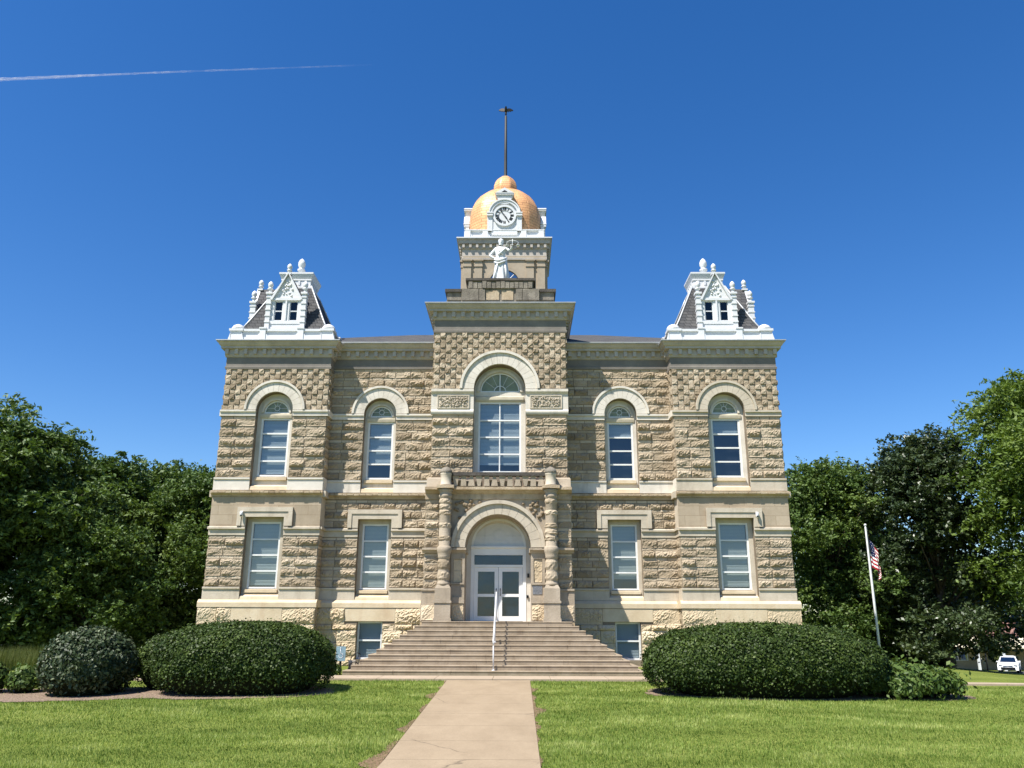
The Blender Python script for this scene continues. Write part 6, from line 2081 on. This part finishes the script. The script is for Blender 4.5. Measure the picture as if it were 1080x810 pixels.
# ------------------------------------------------------------------ small things by the steps
def sign():
    t = empty('parking_sign', (-4.62, -3.75, 0))
    tag(t, 'small pale blue sign on a short black post left of the steps', 'sign')
    p = MB(); p.box(-0.025, 0.025, -0.01, 0.03, 0, 0.70); p.build('post', M['black'], t)
    p = MB(); p.box(-0.14, 0.14, -0.035, -0.015, 0.38, 0.80); p.build('panel', M['signblue'], t)
    m = MB()
    m.arch(0.005, 0.53, 0.05, 0.065, -0.040, -0.036, n=18, a0=R(150), a1=R(400))
    m.tube([(-0.01, -0.038, 0.72), (-0.005, -0.038, 0.60), (0.045, -0.038, 0.59), (0.075, -0.038, 0.51)], 0.010, 5)
    m.lathe(-0.012, -0.038, [(0.004, 0.725), (0.018, 0.735), (0.018, 0.75), (0.004, 0.765)], 8)
    m.build('symbol', M['paint'], t)
    t = empty('garden_cart', (-4.28, -3.55, 0.0))
    tag(t, 'small dark wheeled frame with a pale bin beside the steps', 'garden cart')
    w_ = MB()
    for (cx, cz, r_) in ((0.06, 0.20, 0.15),):
        pts = [(cx+r_*math.cos(2*PI*k/20), -0.12, cz+r_*math.sin(2*PI*k/20)+0.0) for k in range(21)]
        w_.tube(pts, 0.016, 6)
        for k in range(6): w_.tube([(cx, -0.12, cz), (cx+r_*math.cos(PI*k/3), -0.12, cz+r_*math.sin(PI*k/3))], 0.004, 4)
    w_.build('wheel', M['black'], t)
    f = MB(); f.tube([(-0.16, 0, 0.04), (-0.06, 0, 0.48), (0.08, 0, 0.62), (0.20, 0, 0.58)], 0.015, 6); f.tube([(0.2, 0, 0.58), (0.16, 0, 0.3), (0.06, -0.1, 0.2)], 0.014, 6)
    f.build('frame', M['black'], t)
    b = MB(); b.tbox(-0.03, 0.02, 0.06, 0.40, 0.08, 0.07, 0.11, 0.09); b.build('bin', M['trim'], t)
M['signblue'] = simple('faded_blue_sign', (0.20, 0.30, 0.34), 0.5, 0.4, var=0.15, scale=8)
sign()

# ------------------------------------------------------------------ far right: street, house and parked car; far left: fence
M['brick'] = simple('brown_brick', (0.20, 0.12, 0.085), 0.9, 0.1, var=0.3, scale=9)
M['shingle'] = simple('red_brown_shingles', (0.22, 0.125, 0.10), 0.9, 0.1, var=0.35, scale=5)
M['cream_roof'] = simple('cream_metal_roof', (0.72, 0.65, 0.46), 0.6, 0.3, var=0.05)
M['tan_wall'] = simple('tan_siding', (0.36, 0.29, 0.20), 0.85, 0.1, var=0.1)
M['glass_house'] = mat_glass('house_glass', 0.25, (0.08, 0.09, 0.1))
def house(loc, rz, label, W_=16.0, rise=1.0, porch=True):
    t = empty('house', loc); t.rotation_euler.z = rz
    tag(t, label, 'house')
    w_ = MB(); w_.box(-W_/2, W_/2, 0, 8, -0.5, 2.7); w_.build('wall', M['tan_wall'], t)
    r = MB()
    r.add([(-W_/2-.5, -.5, 2.72), (W_/2+.5, -.5, 2.72), (W_/2+.5, 8.5, 2.72), (-W_/2-.5, 8.5, 2.72), (-W_/2+2, 4, 2.72+2.2*rise), (W_/2-2, 4, 2.72+2.2*rise)],
          [(0, 1, 5, 4), (1, 2, 5), (2, 3, 4, 5), (3, 0, 4), (0, 3, 2, 1)])
    r.box(-1.9, -1.3, 3.0, 3.6, 3.0, 2.72+2.2*rise+0.7)
    r.build('roof', M['shingle'], t)
    if porch:
        c = MB(); c.add([(-W_/2-.6, -3.2, 2.35), (W_/2+.6, -3.2, 2.35), (W_/2+.6, 0.4, 3.3), (-W_/2-.6, 0.4, 3.3), (-W_/2-.6, -3.2, 2.2), (W_/2+.6, -3.2, 2.2), (W_/2+.6, 0.4, 3.15), (-W_/2-.6, 0.4, 3.15)],
                        [(0, 1, 2, 3), (4, 7, 6, 5), (0, 4, 5, 1), (1, 5, 6, 2), (3, 2, 6, 7), (0, 3, 7, 4)])
        c.build('porch_roof', M['cream_roof'], t)
        for k in range(7):
            p = MB(); xx = -W_/2+0.2+k*(W_-0.4)/6; p.box(xx-0.12, xx+0.12, -3.0, -2.76, -0.3, 2.3); p.build('porch_post', M['paint'], t)
    for k in range(4):
        xx = -W_/2+2+k*(W_-4)/3
        f = MB(); f.box(xx-0.75, xx+0.75, -0.06, 0.02, 0.8, 2.15); fo = f.build('window', M['paint'], t)
        g = MB(); g.box(xx-0.66, xx-0.03, -0.075, -0.062, 0.88, 2.07); g.box(xx+0.03, xx+0.66, -0.075, -0.062, 0.88, 2.07); g.build('pane', M['glass_house'], fo)
    d = MB(); d.box(-0.6+1.3, 0.4+1.3, -0.05, 0.02, 0, 2.1); d.build('door', M['brick'], t)
zst = -3.35
house((56.0, 66.0, zst), R(-8), 'low tan house with cream porch roof behind the parked car')
house((41.0, 70.0, zst), R(4), 'low house with white trim glimpsed through the trees behind the flagpole', W_=10.0, rise=0.8, porch=False)

def car(loc, rz):
    t = empty('parked_car', loc); t.rotation_euler.z = rz
    tag(t, 'white compact car parked on the street at the right edge', 'car')
    # front faces local -y ; length along y
    import bmesh
    bm = bmesh.new()
    prof = [(-2.15, 0.35), (-2.18, 0.62), (-2.05, 0.88), (-1.2, 1.02), (-0.95, 1.06), (-0.25, 1.50), (0.2, 1.62), (1.3, 1.62), (1.85, 1.45), (2.1, 1.05), (2.15, 0.7), (2.12, 0.35)]
    secs = [(-0.9, 0.0), (-0.86, 0.02), (-0.7, 0.0), (0.0, 0.0), (0.7, 0.0), (0.86, 0.0), (0.9, 0)]
    xs_ = [-0.90, -0.84, -0.6, 0, 0.6, 0.84, 0.90]
    grid = []
    for x in xs_:
        row = []
        for (y, z) in prof:
            f = 1.0
            zz = z
            xx = x
            if z > 1.05: xx = x*(1-0.28*(z-1.05)/0.57)
            if abs(x) > 0.8: zz = z-(0.06 if z > 0.5 else 0)
            yy = y*(1-0.05*(abs(x)/0.9)**2)
            row.append(bm.verts.new((xx, yy, zz)))
        grid.append(row)
    for i in range(len(xs_)-1):
        for j in range(len(prof)-1):
            bm.faces.new((grid[i][j], grid[i+1][j], grid[i+1][j+1], grid[i][j+1]))
    for r_ in (grid[0], grid[-1]): bm.faces.new(r_)
    bm.faces.new([grid[i][0] for i in range(len(xs_))]+[grid[i][-1] for i in range(len(xs_)-1, -1, -1)])
    bmesh.ops.bevel(bm, geom=list(bm.edges), offset=0.03, segments=2, affect='EDGES') if False else None
    me = bpy.data.meshes.new('body'); bm.to_mesh(me); bm.free(); me.materials.append(M['carpaint'])
    me.polygons.foreach_set('use_smooth', [True]*len(me.polygons))
    o = bpy.data.objects.new('body', me); COL.objects.link(o); o.parent = t
    ws = MB(); ws.add([(-0.70, -0.985, 1.075), (0.70, -0.985, 1.075), (0.60, -0.30, 1.515), (-0.60, -0.30, 1.515)], [(0, 1, 2, 3)]); ws.build('windscreen', M['glass_house'], t)
    for s in (-1, 1):
        sw = MB()
        sw.add([(s*0.885, -0.75, 1.06), (s*0.885, 0.35, 1.06), (s*0.72, 0.35, 1.52), (s*0.72, -0.15, 1.50)], [(0, 1, 2, 3)])
        sw.add([(s*0.885, 0.42, 1.06), (s*0.885, 1.6, 1.06), (s*0.74, 1.45, 1.45), (s*0.72, 0.42, 1.52)], [(0, 1, 2, 3)])
        sw.build('side_window', M['glass_house'], t)
        hl = MB(); hl.add([(s*0.45, -2.12, 0.76), (s*0.84, -2.02, 0.78), (s*0.84, -1.94, 0.90), (s*0.50, -2.08, 0.86)], [(0, 1, 2, 3)]); hl.box(min(s*.5, s*.8), max(s*.5, s*.8), -2.13, -2.05, 0.78, 0.86); hl.build('headlight', M['lead'], t)
        mr = MB(); mr.tbox(s*0.98, -0.62, 1.04, 1.20, 0.09, 0.05, 0.10, 0.06); mr.build('wing_mirror', M['carpaint'], t)
        for y in (-1.35, 1.35):
            wv = MB(); n = 20
            cx = s*0.80
            vs = []
            for xx, rr in ((cx-0.11, 0.29), (cx-0.11, 0.33), (cx+0.11, 0.33), (cx+0.11, 0.29)):
                for k in range(n):
                    a = 2*PI*k/n; vs.append((xx, y+rr*math.cos(a), 0.33+rr*math.sin(a)))
            fs = [(j*n+k, j*n+(k+1) % n, (j+1)*n+(k+1) % n, (j+1)*n+k) for j in range(3) for k in range(n)]
            fs += [tuple(range(n)), tuple(range(3*n, 4*n))]
            wv.add(vs, fs); wh = wv.build('wheel', M['black'], t)
            rm = MB(); vs = [(cx+s*0.115, y, 0.33)]+[(cx+s*0.115, y+0.2*math.cos(2*PI*k/12), 0.33+0.2*math.sin(2*PI*k/12)) for k in range(12)]
            rm.add(vs, [(0, k+1, (k+1) % 12+1) for k in range(12)]); rm.build('rim', M['lead'], wh)
    g = MB(); g.box(-0.62, 0.62, -2.215, -2.15, 0.40, 0.62); g.build('grille', M['black'], t)
    g = MB(); g.box(-0.42, 0.42, -2.20, -2.14, 0.72, 0.78); g.build('upper_grille', M['black'], t)
M['carpaint'] = simple('white_car_paint', (0.78, 0.78, 0.78), 0.25, 0.6, var=0.02)
car((50.3, 58.0, zst+0.02), R(-33))
rd = MB()
rd.quad((-200, 50, zst+0.012), (300, 50, zst+0.012), (300, 61, zst+0.012), (-200, 61, zst+0.012))
tag(rd.build('road', M['asphalt']), kind='structure')
def pole():
    t = empty('street_lamp', (49.6, 60.8, zst)); tag(t, 'thin dark lamp post in front of the cream porch roof', 'street lamp')
    p = MB(); p.lathe(0, 0, [(0.09, 0), (0.07, 1), (0.05, 4.4)], 8); p.build('post', M['black'], t)
    p = MB(); p.lathe(0, 0, [(0.06, 4.4), (0.16, 4.6), (0.15, 4.85), (0.03, 5.0)], 10); p.build('lantern', M['black'], t)
pole()
def fence():
    t = empty('wooden_fence', (-30, 19, 0)); tag(t, 'weathered grey board fence seen under the trees at left', 'fence')
    z0 = gzf(-30, 19)
    random.seed(3)
    b = MB()
    for k in range(60):
        x = -6+k*0.2; b.box(x, x+0.18, 0, 0.03, z0, z0+1.75+random.uniform(-.03, .03))
    b.build('boards', M['fencewood'], t)
    for k in range(7):
        p = MB(); x = -6+k*2; p.box(x-0.06, x+0.06, 0.032, 0.15, z0, z0+1.8); p.build('post', M['fencewood'], t)
    for z in (0.35, 1.4):
        p = MB(); p.box(-6, 6, 0.032, 0.08, z0+z, z0+z+0.09); p.build('rail', M['fencewood'], t)
M['fencewood'] = simple('weathered_fence_wood', (0.24, 0.23, 0.22), 0.9, 0.1, var=0.2, scale=5)
fence()

# ------------------------------------------------------------------ contrail
def contrail():
    m = bpy.data.materials.new('ice_cloud'); m.use_nodes = True
    n = m.node_tree.nodes; l = m.node_tree.links; n.remove(n['Principled BSDF'])
    out = n['Material Output']
    df = n.new('ShaderNodeBsdfDiffuse'); df.inputs['Color'].default_value = (0.9, 0.9, 0.9, 1)
    tl = n.new('ShaderNodeBsdfTranslucent'); tl.inputs['Color'].default_value = (0.9, 0.9, 0.9, 1)
    m1 = n.new('ShaderNodeMixShader'); m1.inputs[0].default_value = 0.5
    l.new(df.outputs[0], m1.inputs[1]); l.new(tl.outputs[0], m1.inputs[2])
    tr = n.new('ShaderNodeBsdfTransparent')
    at = n.new('ShaderNodeAttribute'); at.attribute_name = 'tint'
    mx = n.new('ShaderNodeMixShader')
    l.new(at.outputs['Fac'], mx.inputs[0]); l.new(tr.outputs[0], mx.inputs[1]); l.new(m1.outputs[0], mx.inputs[2])
    l.new(mx.outputs[0], out.inputs[0])
    A = Vector((-1960, 2500, 1891)); B = Vector((-1200, 2500, 1924.0)); C_ = Vector((-520, 2500, 1950.5))
    mb = MB()
    rng = random.Random(2)
    for q, off in enumerate((0.0, 1.0)):
        prev = None
        N = 90
        for i in range(N+1):
            u = i/N
            p = A.lerp(B, u/0.53) if u < 0.53 else B.lerp(C_, (u-0.53)/0.47)
            sep = 7.0*max(0, 1-u*2.2)*off
            p = p+Vector((0, 0, -sep+rng.uniform(-0.4, 0.4)))
            r_ = (3.3-1.2*u)*rng.uniform(0.7, 1.25)
            ring = [tuple(p+Vector((0, r_*math.cos(a), r_*math.sin(a)))) for a in [2*PI*k/8 for k in range(8)]]
            if prev:
                al = 0.30*(1-u)**0.8*rng.uniform(0.55, 1.1)*(0.8+0.25*math.sin(u*31)+0.15*math.sin(u*77)) if off == 0 else 0.20*max(0, 1-u*2.0)*rng.uniform(0.7, 1.1)
                if al > 0.004:
                    o = len(mb.v)
                    mb.add(prev+ring, [(k, (k+1) % 8, 8+(k+1) % 8, 8+k) for k in range(8)], 0, al)
            prev = ring
    o = mb.build('contrail', m)
    tag(o, 'thin white contrail across the upper left sky', 'contrail', kind='stuff')
contrail()
